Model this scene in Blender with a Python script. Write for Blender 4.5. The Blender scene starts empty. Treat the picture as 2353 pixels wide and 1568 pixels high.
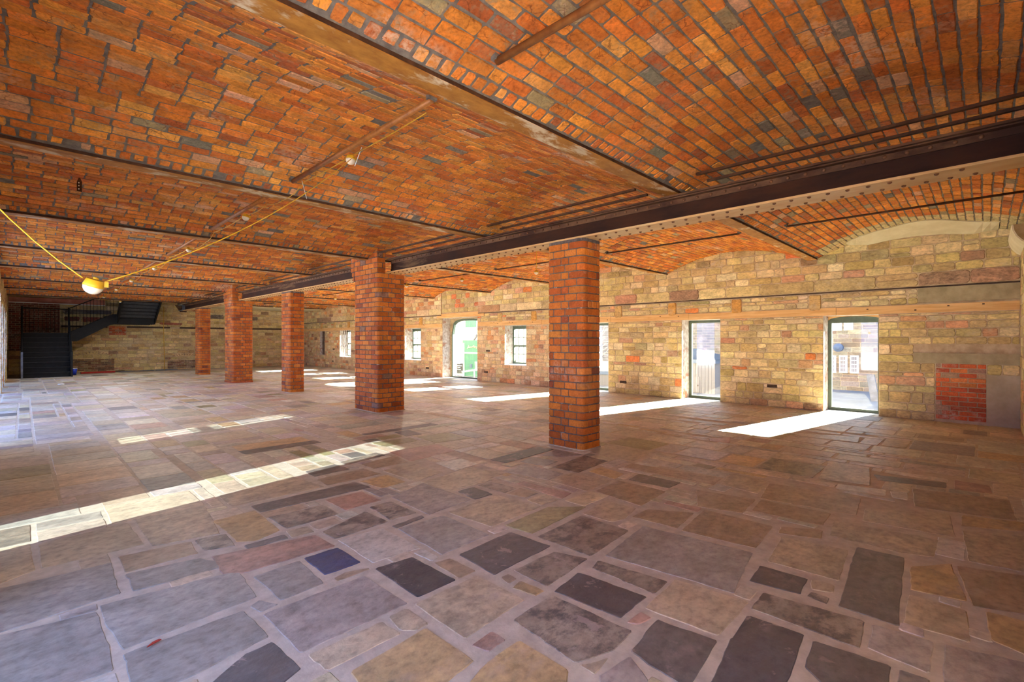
import bpy, bmesh, math, random
from mathutils import Vector, Matrix
C = bpy.context.scene.collection
R = random.Random(7)

# ------------------------------------------------------------------ camera
FPX, CYP, YAW, H = 1106.0, 782.1, 0.7941, 1.45
SN, CS = math.sin(YAW), math.cos(YAW)
cam_d = bpy.data.cameras.new('camera'); cam = bpy.data.objects.new('camera', cam_d); C.objects.link(cam)
cam_d.sensor_width = 36.0; cam_d.lens = 36.0 * FPX / 2353.0
cam_d.shift_y = -(784.0 - CYP) / 2353.0
cam_d.clip_start = 0.05; cam_d.clip_end = 400
cam.location = (0, 0, H); cam.rotation_euler = (math.pi / 2, 0, -YAW)
bpy.context.scene.camera = cam

# ------------------------------------------------------------------ world, sun, exposure
SKY_STRENGTH = 5.6
SUN_STRENGTH = 210.0
EXPOSURE = 0.36
w = bpy.data.worlds.new('world'); bpy.context.scene.world = w; w.use_nodes = True
nt = w.node_tree; nt.nodes.clear()
wo = nt.nodes.new('ShaderNodeOutputWorld'); bg = nt.nodes.new('ShaderNodeBackground')
tc = nt.nodes.new('ShaderNodeTexCoord'); sx = nt.nodes.new('ShaderNodeSeparateXYZ'); cr = nt.nodes.new('ShaderNodeValToRGB')
nt.links.new(tc.outputs['Generated'], sx.inputs[0]); nt.links.new(sx.outputs['Z'], cr.inputs[0])
cr.color_ramp.elements[0].position = 0.0; cr.color_ramp.elements[0].color = (0.95, 0.97, 1.0, 1)
cr.color_ramp.elements[1].position = 0.6; cr.color_ramp.elements[1].color = (0.55, 0.72, 1.0, 1)
mp_ = nt.nodes.new('ShaderNodeMapRange'); mp_.inputs['From Min'].default_value = -0.7; mp_.inputs['From Max'].default_value = 0.3; nt.links.new(sx.outputs['X'], mp_.inputs['Value'])
mx_ = nt.nodes.new('ShaderNodeMix'); mx_.data_type = 'RGBA'; mx_.inputs[6].default_value = (0.20, 0.40, 1.0, 1); nt.links.new(mp_.outputs[0], mx_.inputs[0]); nt.links.new(cr.outputs[0], mx_.inputs[7])   # the sky away from the sun is bluer
nt.links.new(mx_.outputs[2], bg.inputs[0]); bg.inputs[1].default_value = SKY_STRENGTH
nt.links.new(bg.outputs[0], wo.inputs[0])
sd = bpy.data.lights.new('sun', 'SUN'); sun = bpy.data.objects.new('sun', sd); C.objects.link(sun)
sd.energy = SUN_STRENGTH; sd.angle = math.radians(0.5); sd.color = (1.0, 0.97, 0.92)
sun.rotation_euler = Vector((-4.1, 0.80, -1.81)).to_track_quat('-Z', 'Y').to_euler()
# sunlight mirrored back by a glazed house across the yard on the left: a far, small source
rd = bpy.data.lights.new('mirrored_sunlight', 'SPOT'); rl = bpy.data.objects.new('mirrored_sunlight', rd); C.objects.link(rl)
rd.energy = 620000.0; rd.spot_size = math.radians(7.5); rd.spot_blend = 0.35; rd.shadow_soft_size = 0.18; rd.color = (0.88, 0.96, 1.0)
_t = Vector((-0.9, 6.6, 1.0)); _d = Vector((4.08, 0.98, -1.81)).normalized()
rl.location = _t - _d * 45.0; rl.rotation_euler = _d.to_track_quat('-Z', 'Y').to_euler()
vs = bpy.context.scene.view_settings
vs.view_transform = 'Standard'; vs.look = 'None'; vs.gamma = 1.0; vs.use_curve_mapping = False; vs.exposure = EXPOSURE
cy = bpy.context.scene.cycles
cy.use_denoising = True; cy.max_bounces = 9; cy.diffuse_bounces = 7; cy.use_adaptive_sampling = True; cy.adaptive_threshold = 0.04; cy.transparent_max_bounces = 12
cy.sample_clamp_indirect = 20.0; cy.caustics_reflective = False; cy.caustics_refractive = False

# ------------------------------------------------------------------ dimensions
XG, XGF, ZB, ZT = 5.133, 5.463, 2.798, 3.09
P, Y0 = 3.253, 9.036
XW, XL, YN = 11.43, -0.41, -0.41
RISE = 0.355
def BY(k): return Y0 + P * k
def YBACK(x): return 29.1 - 0.0892 * x
def pix_floor(u, v, z=0.0):
    d = (H - z) * FPX / (v - CYP); r = (u - 1176.5) / FPX * d
    return d * SN + r * CS, d * CS - r * SN
def on_x(X, u, v):
    t = (u - 1176.5) / FPX; Y = X * (CS - t * SN) / (SN + t * CS); d = X * SN + Y * CS
    return Y, H + (CYP - v) / FPX * d

# ------------------------------------------------------------------ materials
def mat(name):
    m = bpy.data.materials.new(name); m.use_nodes = True
    return m, m.node_tree, m.node_tree.nodes['Principled BSDF']
def noise(nt, scale, detail=4, rough=0.6, vec=None, dist=0.0):
    n = nt.nodes.new('ShaderNodeTexNoise'); n.inputs['Scale'].default_value = scale
    n.inputs['Detail'].default_value = detail; n.inputs['Roughness'].default_value = rough
    n.inputs['Distortion'].default_value = dist
    if vec is not None: nt.links.new(vec, n.inputs['Vector'])
    return n.outputs['Fac']
def pos(nt, sc=(1, 1, 1)):
    g = nt.nodes.new('ShaderNodeNewGeometry'); mp = nt.nodes.new('ShaderNodeMapping')
    mp.inputs['Scale'].default_value = sc; nt.links.new(g.outputs['Position'], mp.inputs[0]); return mp.outputs[0]
def ramp(nt, fac, stops):
    r = nt.nodes.new('ShaderNodeValToRGB'); e = r.color_ramp.elements
    e[0].position, e[0].color = stops[0][0], tuple(stops[0][1]) + (1,)
    e[1].position, e[1].color = stops[-1][0], tuple(stops[-1][1]) + (1,)
    for p, c in stops[1:-1]:
        q = e.new(p); q.color = tuple(c) + (1,)
    nt.links.new(fac, r.inputs[0]); return r.outputs[0]
def mixc(nt, fac, a, b, mode='MIX'):
    m = nt.nodes.new('ShaderNodeMix'); m.data_type = 'RGBA'; m.blend_type = mode
    for s, v in ((m.inputs[0], fac), (m.inputs[6], a), (m.inputs[7], b)):
        if isinstance(v, (int, float)): s.default_value = v
        elif isinstance(v, (tuple, list)): s.default_value = tuple(v)[:3] + (1,)
        else: nt.links.new(v, s)
    return m.outputs[2]
def math_(nt, op, a, b):
    m = nt.nodes.new('ShaderNodeMath'); m.operation = op
    for i, v in enumerate((a, b)):
        if isinstance(v, (int, float)): m.inputs[i].default_value = v
        else: nt.links.new(v, m.inputs[i])
    return m.outputs[0]
def bump(nt, bs, h, strength=0.3, dist=0.01):
    b = nt.nodes.new('ShaderNodeBump'); b.inputs['Strength'].default_value = strength; b.inputs['Distance'].default_value = dist
    nt.links.new(h, b.inputs['Height']); nt.links.new(b.outputs[0], bs.inputs['Normal'])
g3 = lambda v: (v, v, v)
def masonry_mat(name, pale, pale_lo, pale_hi, fine=35, var=0.55, rough=0.85, scale_pale=1.2, bstr=0.5, stretch=(1, 1, 1), blot=(0.16, 0.12, 0.09), spec=0.25, cracks=False, smudge=None):
    """colour of each brick or stone from the attribute 'tint'; its alpha says how blotchy that stone is"""
    m, nt, bs = mat(name)
    a = nt.nodes.new('ShaderNodeAttribute'); a.attribute_name = 'tint'
    p = pos(nt, stretch)
    n1 = noise(nt, fine, 5, 0.65, p); n2 = noise(nt, fine * 0.18, 4, 0.6, p, 0.6)
    v = ramp(nt, n1, [(0.25, g3(1 - var * 0.75)), (0.5, g3(1.0)), (0.8, g3(1 + var * 0.5))])
    v2 = ramp(nt, n2, [(0.3, g3(1 - var * 0.45)), (0.7, g3(1 + var * 0.3))])
    c = mixc(nt, 1.0, a.outputs['Color'], v, 'MULTIPLY'); c = mixc(nt, 1.0, c, v2, 'MULTIPLY')
    n3 = noise(nt, scale_pale, 3, 0.5, p); n4 = noise(nt, fine * 0.5, 5, 0.7, p, 0.4)
    k = math_(nt, 'MULTIPLY', ramp(nt, n3, [(pale_lo, g3(0)), (pale_hi, g3(1))]), ramp(nt, n4, [(0.42, g3(0)), (0.6, g3(1))]))
    c = mixc(nt, k, c, pale)
    n5 = noise(nt, fine * 0.35, 7, 0.75, p, 0.15)
    bl = math_(nt, 'MULTIPLY', ramp(nt, n5, [(0.46, g3(0)), (0.60, g3(1))]), a.outputs['Alpha'])
    c = mixc(nt, bl, c, blot)
    n6 = noise(nt, fine * 0.28, 6, 0.7, pos(nt, (stretch[0] * 1.3, stretch[1] * 0.8, stretch[2])), 0.3)
    bl2 = math_(nt, 'MULTIPLY', ramp(nt, n6, [(0.60, g3(0)), (0.64, g3(0.8))]), a.outputs['Alpha'])
    c = mixc(nt, bl2, c, pale)
    if smudge:
        s1 = ramp(nt, noise(nt, 3.2, 3, 0.5, p, 0.8), [(0.46, g3(0)), (0.62, g3(1))]); s2 = ramp(nt, noise(nt, 17, 4, 0.65, p, 0.5), [(0.52, g3(0)), (0.62, g3(0.55))])
        c = mixc(nt, math_(nt, 'MULTIPLY', s1, s2), c, smudge)
    hh = n1
    if cracks:
        vo = nt.nodes.new('ShaderNodeTexVoronoi'); vo.feature = 'DISTANCE_TO_EDGE'; vo.inputs['Scale'].default_value = 9
        mx = nt.nodes.new('ShaderNodeMixRGB'); mx.inputs[0].default_value = 0.08
        nz = nt.nodes.new('ShaderNodeTexNoise'); nz.inputs['Scale'].default_value = 12; nt.links.new(p, nz.inputs['Vector'])
        nt.links.new(p, mx.inputs[1]); nt.links.new(nz.outputs['Color'], mx.inputs[2]); nt.links.new(mx.outputs[0], vo.inputs['Vector'])
        ck = math_(nt, 'MULTIPLY', ramp(nt, vo.outputs['Distance'], [(0.0, g3(1)), (0.035, g3(0))]), ramp(nt, noise(nt, 5, 3, 0.5, p), [(0.5, g3(0)), (0.6, g3(0.7))]))
        c = mixc(nt, ck, c, (0.12, 0.03, 0.01))
    nt.links.new(c, bs.inputs['Base Color'])
    bs.inputs['Roughness'].default_value = rough; bs.inputs['Specular IOR Level'].default_value = spec
    bump(nt, bs, math_(nt, 'ADD', n1, math_(nt, 'MULTIPLY', n2, 1.5)), bstr, 0.006)
    return m
def plain_mat(name, c1, c2, scale=8, rough=0.8, bstr=0.2, c3=None, metallic=0.0, stretch=(1, 1, 1), spec=0.3, dist=0.0, lo=0.35, hi=0.65, c3lo=0.55):
    m, nt, bs = mat(name); p = pos(nt, stretch)
    n1 = noise(nt, scale, 5, 0.65, p, dist)
    c = ramp(nt, n1, [(lo, c1), (hi, c2)])
    if c3: c = mixc(nt, ramp(nt, noise(nt, scale * 0.3, 5, 0.7, p, 0.5), [(c3lo, g3(0)), (c3lo + 0.09, g3(1))]), c, c3)
    nt.links.new(c, bs.inputs['Base Color']); bs.inputs['Roughness'].default_value = rough; bs.inputs['Metallic'].default_value = metallic
    bs.inputs['Specular IOR Level'].default_value = spec
    if bstr: bump(nt, bs, noise(nt, scale * 4, 4, 0.6, p), bstr, 0.004)
    return m
M = {}
M['vault_brick'] = masonry_mat('vault_brick', (0.60, 0.40, 0.27), 0.61, 0.72, fine=42, var=0.62, scale_pale=0.9, cracks=True, blot=(0.24, 0.21, 0.14), smudge=(0.25, 0.21, 0.125))
M['pier_brick'] = masonry_mat('pier_brick', (0.5, 0.30, 0.22), 0.63, 0.8, fine=45, var=0.45, scale_pale=1.6, blot=(0.12, 0.03, 0.015), rough=0.7)
M['wall_brick'] = masonry_mat('wall_brick', (0.55, 0.40, 0.30), 0.5, 0.72, fine=40, var=0.5, scale_pale=2.5)
M['stone'] = masonry_mat('stone', (0.52, 0.43, 0.30), 0.56, 0.75, fine=22, var=0.6, scale_pale=1.3, blot=(0.13, 0.08, 0.05), stretch=(1, 1, 1.8))
M['flag'] = masonry_mat('flag', (0.34, 0.27, 0.235), 0.58, 0.78, fine=16, var=0.62, rough=0.48, scale_pale=2.2, blot=(0.10, 0.085, 0.075), bstr=0.6, stretch=(1.0, 1.25, 1), spec=0.5)
M['vault_mortar'] = plain_mat('vault_mortar', (0.11, 0.092, 0.078), (0.21, 0.175, 0.145), 14, 0.95, 0.5)
M['pier_mortar'] = plain_mat('pier_mortar', (0.075, 0.06, 0.06), (0.15, 0.12, 0.115), 20, 0.95, 0.5, c3=(0.38, 0.33, 0.31), c3lo=0.60)
M['wall_mortar'] = plain_mat('wall_mortar', (0.40, 0.28, 0.16), (0.58, 0.44, 0.28), 6, 0.95, 0.5)
M['floor_mortar'] = plain_mat('floor_mortar', (0.39, 0.325, 0.25), (0.52, 0.44, 0.345), 9, 0.8, 0.4, stretch=(1, 1, 1))
M['reveal'] = plain_mat('limewashed_rubble', (0.42, 0.34, 0.27), (0.74, 0.70, 0.64), 11, 0.95, 0.9, c3=(0.42, 0.20, 0.12))
M['girder'] = plain_mat('girder_paint', (0.016, 0.004, 0.002), (0.055, 0.014, 0.004), 3.0, 0.8, 0.25, c3=(0.15, 0.08, 0.035), c3lo=0.60, stretch=(1, 0.6, 2.2), lo=0.3, hi=0.7)
M['girder_flange_lit'] = plain_mat('girder_flange_lit_paint', (0.50, 0.27, 0.09), (0.60, 0.40, 0.19), 3, 0.6, 0.25, stretch=(1, 0.4, 1))  # paler than the web: light on the soffit put into the colour
M['girder_edge'] = plain_mat('girder_edge_rust', (0.050, 0.016, 0.007), (0.16, 0.075, 0.035), 6, 0.7, 0.4, stretch=(1, 0.4, 1))
M['rivet'] = plain_mat('rivet_paint', (0.13, 0.045, 0.015), (0.20, 0.09, 0.04), 30, 0.6, 0)
M['beam'] = plain_mat('beam_rust', (0.27, 0.10, 0.014), (0.42, 0.185, 0.03), 14, 0.65, 0.3, c3=(0.58, 0.46, 0.30), stretch=(0.5, 1, 1), c3lo=0.52)
M['edge'] = plain_mat('dark_rust_edge', (0.035, 0.012, 0.006), (0.09, 0.035, 0.015), 12, 0.7, 0.2)
M['rod'] = plain_mat('rod_rust', (0.20, 0.065, 0.015), (0.34, 0.13, 0.03), 12, 0.5, 0.2)
M['bar'] = plain_mat('bar_rust', (0.05, 0.018, 0.007), (0.10, 0.04, 0.016), 12, 0.6, 0.2)
M['timber'] = plain_mat('timber', (0.58, 0.31, 0.10), (0.76, 0.47, 0.20), 5, 0.7, 0.3, stretch=(1, 0.25, 3), dist=0.6)
M['dark_timber_and_shade'] = plain_mat('dark_timber_and_shade', (0.035, 0.02, 0.012), (0.10, 0.055, 0.03), 6, 0.8, 0.3, stretch=(0.3, 1, 3))
M['concrete'] = plain_mat('concrete', (0.30, 0.24, 0.13), (0.42, 0.34, 0.20), 5, 0.9, 0.4)
M['render'] = plain_mat('wall_render', (0.38, 0.30, 0.19), (0.50, 0.40, 0.27), 3, 0.9, 0.3)
M['brown_render'] = plain_mat('brown_render', (0.24, 0.15, 0.06), (0.36, 0.25, 0.12), 6, 0.9, 0.4)
M['plaster'] = plain_mat('cream_plaster', (0.62, 0.54, 0.34), (0.72, 0.65, 0.45), 3, 0.9, 0.15)
M['frame'] = plain_mat('green_frame_paint', (0.085, 0.115, 0.08), (0.115, 0.145, 0.10), 10, 0.45, 0)
M['steel'] = plain_mat('black_steel', (0.004, 0.004, 0.005), (0.008, 0.008, 0.009), 10, 0.6, 0)
M['nosing'] = plain_mat('worn_nosing', (0.03, 0.03, 0.032), (0.05, 0.05, 0.052), 10, 0.5, 0)
M['grey_steel'] = plain_mat('grey_steel', (0.10, 0.11, 0.13), (0.20, 0.21, 0.24), 5, 0.5, 0)
M['yellow'] = plain_mat('yellow_plastic', (0.52, 0.27, 0.01), (0.60, 0.33, 0.02), 10, 0.4, 0)
M['cable'] = plain_mat('yellow_cable', (0.48, 0.26, 0.01), (0.55, 0.32, 0.02), 10, 0.5, 0)
M['opal'] = plain_mat('opal_diffuser', (0.62, 0.52, 0.38), (0.66, 0.56, 0.42), 10, 0.35, 0)
M['white'] = plain_mat('white_paint', (0.78, 0.78, 0.76), (0.84, 0.84, 0.82), 4, 0.6, 0)
M['tie'] = plain_mat('white_tie', (0.7, 0.7, 0.68), (0.75, 0.75, 0.72), 4, 0.5, 0)
M['blue'] = plain_mat('blue_plastic', (0.01, 0.03, 0.40), (0.015, 0.045, 0.5), 10, 0.4, 0)
M['red_timber'] = plain_mat('red_painted_timber', (0.28, 0.015, 0.012), (0.38, 0.03, 0.02), 10, 0.5, 0)
M['pink_beam'] = plain_mat('pink_painted_beam', (0.55, 0.16, 0.10), (0.68, 0.30, 0.22), 3, 0.6, 0.1)
M['yard'] = plain_mat('yard_paving', (0.17, 0.165, 0.16), (0.22, 0.215, 0.21), 1.5, 0.9, 0.2)
M['pale_yard'] = plain_mat('pale_concrete_yard', (0.62, 0.60, 0.56), (0.72, 0.70, 0.66), 1.5, 0.9, 0.2)  # unseen ground made pale to bounce light up into the vaults
M['dark_glass'] = plain_mat('dark_window', (0.05, 0.05, 0.07), (0.12, 0.10, 0.14), 2, 0.1, 0)
M['shop_green'] = plain_mat('shop_green', (0.04, 0.15, 0.10), (0.08, 0.22, 0.155), 5, 0.5, 0, stretch=(1, 6, 0.1))
M['slate'] = plain_mat('slate_roof', (0.03, 0.04, 0.055), (0.05, 0.062, 0.08), 6, 0.7, 0.3)
M['board'] = plain_mat('painted_boards', (0.12, 0.12, 0.13), (0.16, 0.16, 0.17), 3, 0.7, 0, stretch=(1, 8, 0.1))
M['paleblue'] = plain_mat('pale_blue_paint', (0.075, 0.11, 0.17), (0.10, 0.14, 0.21), 3, 0.6, 0)
M['black'] = plain_mat('dark_board', (0.03, 0.04, 0.04), (0.05, 0.06, 0.06), 3, 0.6, 0)
M['gold'] = plain_mat('gold_lettering', (0.80, 0.72, 0.30), (0.88, 0.80, 0.40), 3, 0.5, 0)
M['bark'] = plain_mat('bare_branches', (0.30, 0.25, 0.22), (0.45, 0.40, 0.36), 10, 0.8, 0)
m, nt_, bs_ = mat('glass'); M['glass'] = m
nt_.nodes.remove(bs_); tr = nt_.nodes.new('ShaderNodeBsdfTransparent'); gl = nt_.nodes.new('ShaderNodeBsdfGlossy'); gl.inputs['Roughness'].default_value = 0.02
mxs = nt_.nodes.new('ShaderNodeMixShader')
tr.inputs[0].default_value = (0.75, 0.78, 0.77, 1)
mxs.inputs[0].default_value = 0.04; nt_.links.new(tr.outputs[0], mxs.inputs[1]); nt_.links.new(gl.outputs[0], mxs.inputs[2])
nt_.links.new(mxs.outputs[0], nt_.nodes['Material Output'].inputs[0])

# ------------------------------------------------------------------ mesh builder
class MB:
    def __init__(s): s.v = []; s.f = []; s.c = []; s.m = []; s.mats = []
    def mi(s, name):
        if name not in s.mats: s.mats.append(name)
        return s.mats.index(name)
    def box(s, x0, x1, y0, y1, z0, z1, mt='stone', col=(0.5, 0.5, 0.5, 0), side=None):
        i = len(s.v)
        s.v += [(x0, y0, z0), (x1, y0, z0), (x1, y1, z0), (x0, y1, z0), (x0, y0, z1), (x1, y0, z1), (x1, y1, z1), (x0, y1, z1)]
        s.c += [col] * 8
        fs = [(0, 3, 2, 1), (4, 5, 6, 7), (0, 1, 5, 4), (2, 3, 7, 6), (1, 2, 6, 5), (3, 0, 4, 7)]
        for n, f in enumerate(fs):
            s.f.append(tuple(i + q for q in f)); s.m.append(s.mi(side if (side and n in (0, 1, 2, 3)) else mt))
    def quad(s, pts, mt, col=(0.5, 0.5, 0.5, 0)):
        i = len(s.v); s.v += [tuple(p) for p in pts]; s.c += [col] * len(pts)
        s.f.append(tuple(range(i, i + len(pts)))); s.m.append(s.mi(mt))
    def prism(s, pts, ext, mt, col=(0.5, 0.5, 0.5, 0)):
        """polygon pts (3d list) extruded by vector ext"""
        n = len(pts); i = len(s.v)
        s.v += [tuple(p) for p in pts] + [tuple(Vector(p) + Vector(ext)) for p in pts]; s.c += [col] * (2 * n)
        s.f.append(tuple(reversed(range(i, i + n)))); s.f.append(tuple(range(i + n, i + 2 * n))); s.m += [s.mi(mt)] * 2
        for k in range(n):
            s.f.append((i + k, i + (k + 1) % n, i + n + (k + 1) % n, i + n + k)); s.m.append(s.mi(mt))
    def tube(s, path, r, mt, n=8, caps=True):
        path = [Vector(p) for p in path]; rings = []
        for k, p in enumerate(path):
            a = path[max(0, k - 1)]; b = path[min(len(path) - 1, k + 1)]; d = (b - a).normalized()
            u = d.cross(Vector((0, 0, 1)))
            if u.length < 0.01: u = d.cross(Vector((1, 0, 0)))
            u.normalize(); v_ = d.cross(u)
            i = len(s.v)
            s.v += [tuple(p + (u * math.cos(q * 2 * math.pi / n) + v_ * math.sin(q * 2 * math.pi / n)) * r) for q in range(n)]
            s.c += [(0.5, 0.5, 0.5, 0)] * n; rings.append(i)
        for a, b in zip(rings, rings[1:]):
            for q in range(n):
                s.f.append((a + q, a + (q + 1) % n, b + (q + 1) % n, b + q)); s.m.append(s.mi(mt))
        if caps:
            s.f.append(tuple(reversed(range(rings[0], rings[0] + n)))); s.f.append(tuple(range(rings[-1], rings[-1] + n))); s.m += [s.mi(mt)] * 2
    def lathe(s, c, prof, mt, n=20, tilt=None):
        c = Vector(c); rings = []
        for (r, z) in prof:
            i = len(s.v)
            for q in range(n):
                p = Vector((r * math.cos(q * 2 * math.pi / n), r * math.sin(q * 2 * math.pi / n), z))
                if tilt: p = tilt @ p
                s.v.append(tuple(c + p))
            s.c += [(0.5, 0.5, 0.5, 0)] * n; rings.append(i)
        for a, b in zip(rings, rings[1:]):
            for q in range(n):
                s.f.append((a + q, a + (q + 1) % n, b + (q + 1) % n, b + q)); s.m.append(s.mi(mt))
        s.f.append(tuple(reversed(range(rings[0], rings[0] + n)))); s.f.append(tuple(range(rings[-1], rings[-1] + n))); s.m += [s.mi(mt)] * 2
    # one brick or stone: outline in (s, t), mapped by fn(s, t, depth)
    def block(s, outline, fn, h, ch, col, mt, crown=0.0):
        n = len(outline); i = len(s.v)
        cx_ = sum(p[0] for p in outline) / n; cy_ = sum(p[1] for p in outline) / n
        for (a, b) in outline: s.v.append(fn(a, b, -0.003))
        for (a, b) in outline:
            dx, dy = a - cx_, b - cy_; L = math.hypot(dx, dy) + 1e-6
            ex = max(0.3, 1 - ch / max(abs(dx), 1e-3) if abs(dx) > ch * 2 else 0.85); ey = max(0.3, 1 - ch / max(abs(dy), 1e-3) if abs(dy) > ch * 2 else 0.85)
            s.v.append(fn(cx_ + dx * ex, cy_ + dy * ey, h))
        s.c += [col] * (2 * n); k = s.mi(mt)
        for q in range(n):
            s.f.append((i + q, i + (q + 1) % n, i + n + (q + 1) % n, i + n + q)); s.m.append(k)
        s.f.append(tuple(range(i + n, i + 2 * n))); s.m.append(k)
    def strip(s, s0, s1, t0, t1, fn, h, ch, col, mt, seg=0.05):
        """a brick that can bend along s: columns of vertices"""
        nx = max(2, int(math.ceil((s1 - s0) / seg))); i = len(s.v); k = s.mi(mt)
        for q in range(nx + 1):
            a = s0 + (s1 - s0) * q / nx
            e = (q in (0, nx)); ai = a + (ch if q == 0 else -ch if q == nx else 0)
            hh = h
            s.v += [fn(a, t0 + (ch * 0.5 if e else 0), -0.003), fn(ai, t0 + ch, hh), fn(ai, t1 - ch, hh), fn(a, t1 - (ch * 0.5 if e else 0), -0.003)]
        s.c += [col] * (4 * (nx + 1))
        for q in range(nx):
            b = i + 4 * q
            for r_ in range(3):
                s.f.append((b + r_, b + 4 + r_, b + 5 + r_, b + 1 + r_)); s.m.append(k)
        s.f.append((i, i + 1, i + 2, i + 3)); b = i + 4 * nx; s.f.append((b + 3, b + 2, b + 1, b)); s.m += [k, k]
    def build(s, name, parent=None, smooth=False):
        me = bpy.data.meshes.new(name); me.from_pydata(s.v, [], s.f)
        at = me.color_attributes.new('tint', 'FLOAT_COLOR', 'POINT')
        flat = []
        for c in s.c: flat += list(c) if len(c) == 4 else list(c) + [0.0]
        at.data.foreach_set('color', flat)
        for mt in s.mats: me.materials.append(M[mt])
        me.polygons.foreach_set('material_index', s.m)
        if smooth: me.polygons.foreach_set('use_smooth', [True] * len(s.f))
        bm = bmesh.new(); bm.from_mesh(me); bmesh.ops.recalc_face_normals(bm, faces=bm.faces) if not getattr(s, 'norecalc', False) else None
        bm.to_mesh(me); bm.free(); me.update()
        o = bpy.data.objects.new(name, me); C.objects.link(o)
        if parent: o.parent = parent
        return o
def rounded(s0, s1, t0, t1, r, jit, nmid=1):
    """irregular rounded rectangle"""
    r = min(r, (s1 - s0) * 0.35, (t1 - t0) * 0.42); pts = []
    cs = [(s1 - r, t1 - r, 0), (s0 + r, t1 - r, 1), (s0 + r, t0 + r, 2), (s1 - r, t0 + r, 3)]
    for n, (cx_, cy_, q) in enumerate(cs):
        for a in (0.0, 0.5, 1.0):
            th = (q + a) * math.pi / 2; pts.append((cx_ + r * math.cos(th), cy_ + r * math.sin(th)))
        nx = cs[(n + 1) % 4]; th = (nx[2]) * math.pi / 2
        e = (nx[0] + r * math.cos(th), nx[1] + r * math.sin(th)); b = pts[-1]
        L = math.hypot(e[0] - b[0], e[1] - b[1]); k = nmid if L > 0.08 else 0
        for j in range(k): f = (j + 1) / (k + 1); pts.append((b[0] + (e[0] - b[0]) * f, b[1] + (e[1] - b[1]) * f))
    return [(a + R.uniform(-jit, jit), b + R.uniform(-jit, jit)) for a, b in pts]
def pick(pal):
    bst = {id(STONE_PAL): 1.12, id(WARM_STONE): 1.1, id(BIG_PAL): 1.12, id(BACK_PAL): 1.3}.get(id(pal), 1.0); x = R.random() * sum(p[0] for p in pal)
    for wgt, c, mo in pal:
        x -= wgt
        if x <= 0: break
    k = R.uniform(0.82, 1.18) * bst; return (c[0] * k, c[1] * k * R.uniform(0.93, 1.07), c[2] * k * R.uniform(0.9, 1.1), mo * R.random())
VAULT_PAL = [(36, (0.62, 0.185, 0.026), 0.15), (30, (0.68, 0.245, 0.036), 0.12), (15, (0.54, 0.135, 0.022), 0.25), (5, (0.44, 0.11, 0.026), 0.5), (7, (0.70, 0.30, 0.062), 0.15), (1.6, (0.38, 0.26, 0.13), 0.8), (1.4, (0.22, 0.18, 0.13), 0.5), (3.5, (0.64, 0.32, 0.16), 0.5)]
PIER_PAL = [(40, (0.44, 0.110, 0.013), 0.15), (30, (0.50, 0.145, 0.018), 0.1), (18, (0.38, 0.085, 0.012), 0.35), (4, (0.25, 0.052, 0.014), 0.5), (6, (0.52, 0.17, 0.030), 0.15), (1.5, (0.26, 0.14, 0.09), 0.8)]
RED_PAL = [(50, (0.62, 0.12, 0.035), 0.2), (25, (0.50, 0.09, 0.03), 0.3), (15, (0.66, 0.20, 0.06), 0.3), (8, (0.50, 0.28, 0.18), 0.6)]
DARKRED_PAL = [(60, (0.20, 0.045, 0.025), 0.4), (30, (0.28, 0.065, 0.035), 0.4), (10, (0.12, 0.035, 0.025), 0.5)]
STONE_PAL = [(32, (0.54, 0.40, 0.17), 0.25), (26, (0.60, 0.46, 0.22), 0.15), (14, (0.48, 0.34, 0.135), 0.4), (5, (0.52, 0.29, 0.16), 0.4), (3, (0.58, 0.30, 0.15), 0.3), (2.5, (0.36, 0.20, 0.11), 0.7), (9, (0.64, 0.51, 0.28), 0.15), (1.0, (0.62, 0.20, 0.06), 0.3), (6, (0.44, 0.34, 0.16), 0.5)]
WARM_STONE = [(30, (0.58, 0.39, 0.19), 0.25), (22, (0.62, 0.42, 0.22), 0.2), (14, (0.54, 0.31, 0.155), 0.3), (6, (0.60, 0.27, 0.11), 0.3), (3, (0.36, 0.19, 0.11), 0.6), (14, (0.62, 0.49, 0.27), 0.15)]
BIG_PAL = [(34, (0.55, 0.40, 0.18), 0.3), (14, (0.46, 0.25, 0.14), 0.6), (28, (0.60, 0.46, 0.24), 0.2), (4, (0.34, 0.20, 0.12), 0.9)]
BACK_PAL = [(30, (0.46, 0.34, 0.15), 0.3), (24, (0.52, 0.40, 0.19), 0.2), (14, (0.42, 0.29, 0.12), 0.5), (3, (0.38, 0.21, 0.11), 0.5), (2, (0.28, 0.17, 0.09), 0.8)]

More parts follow.
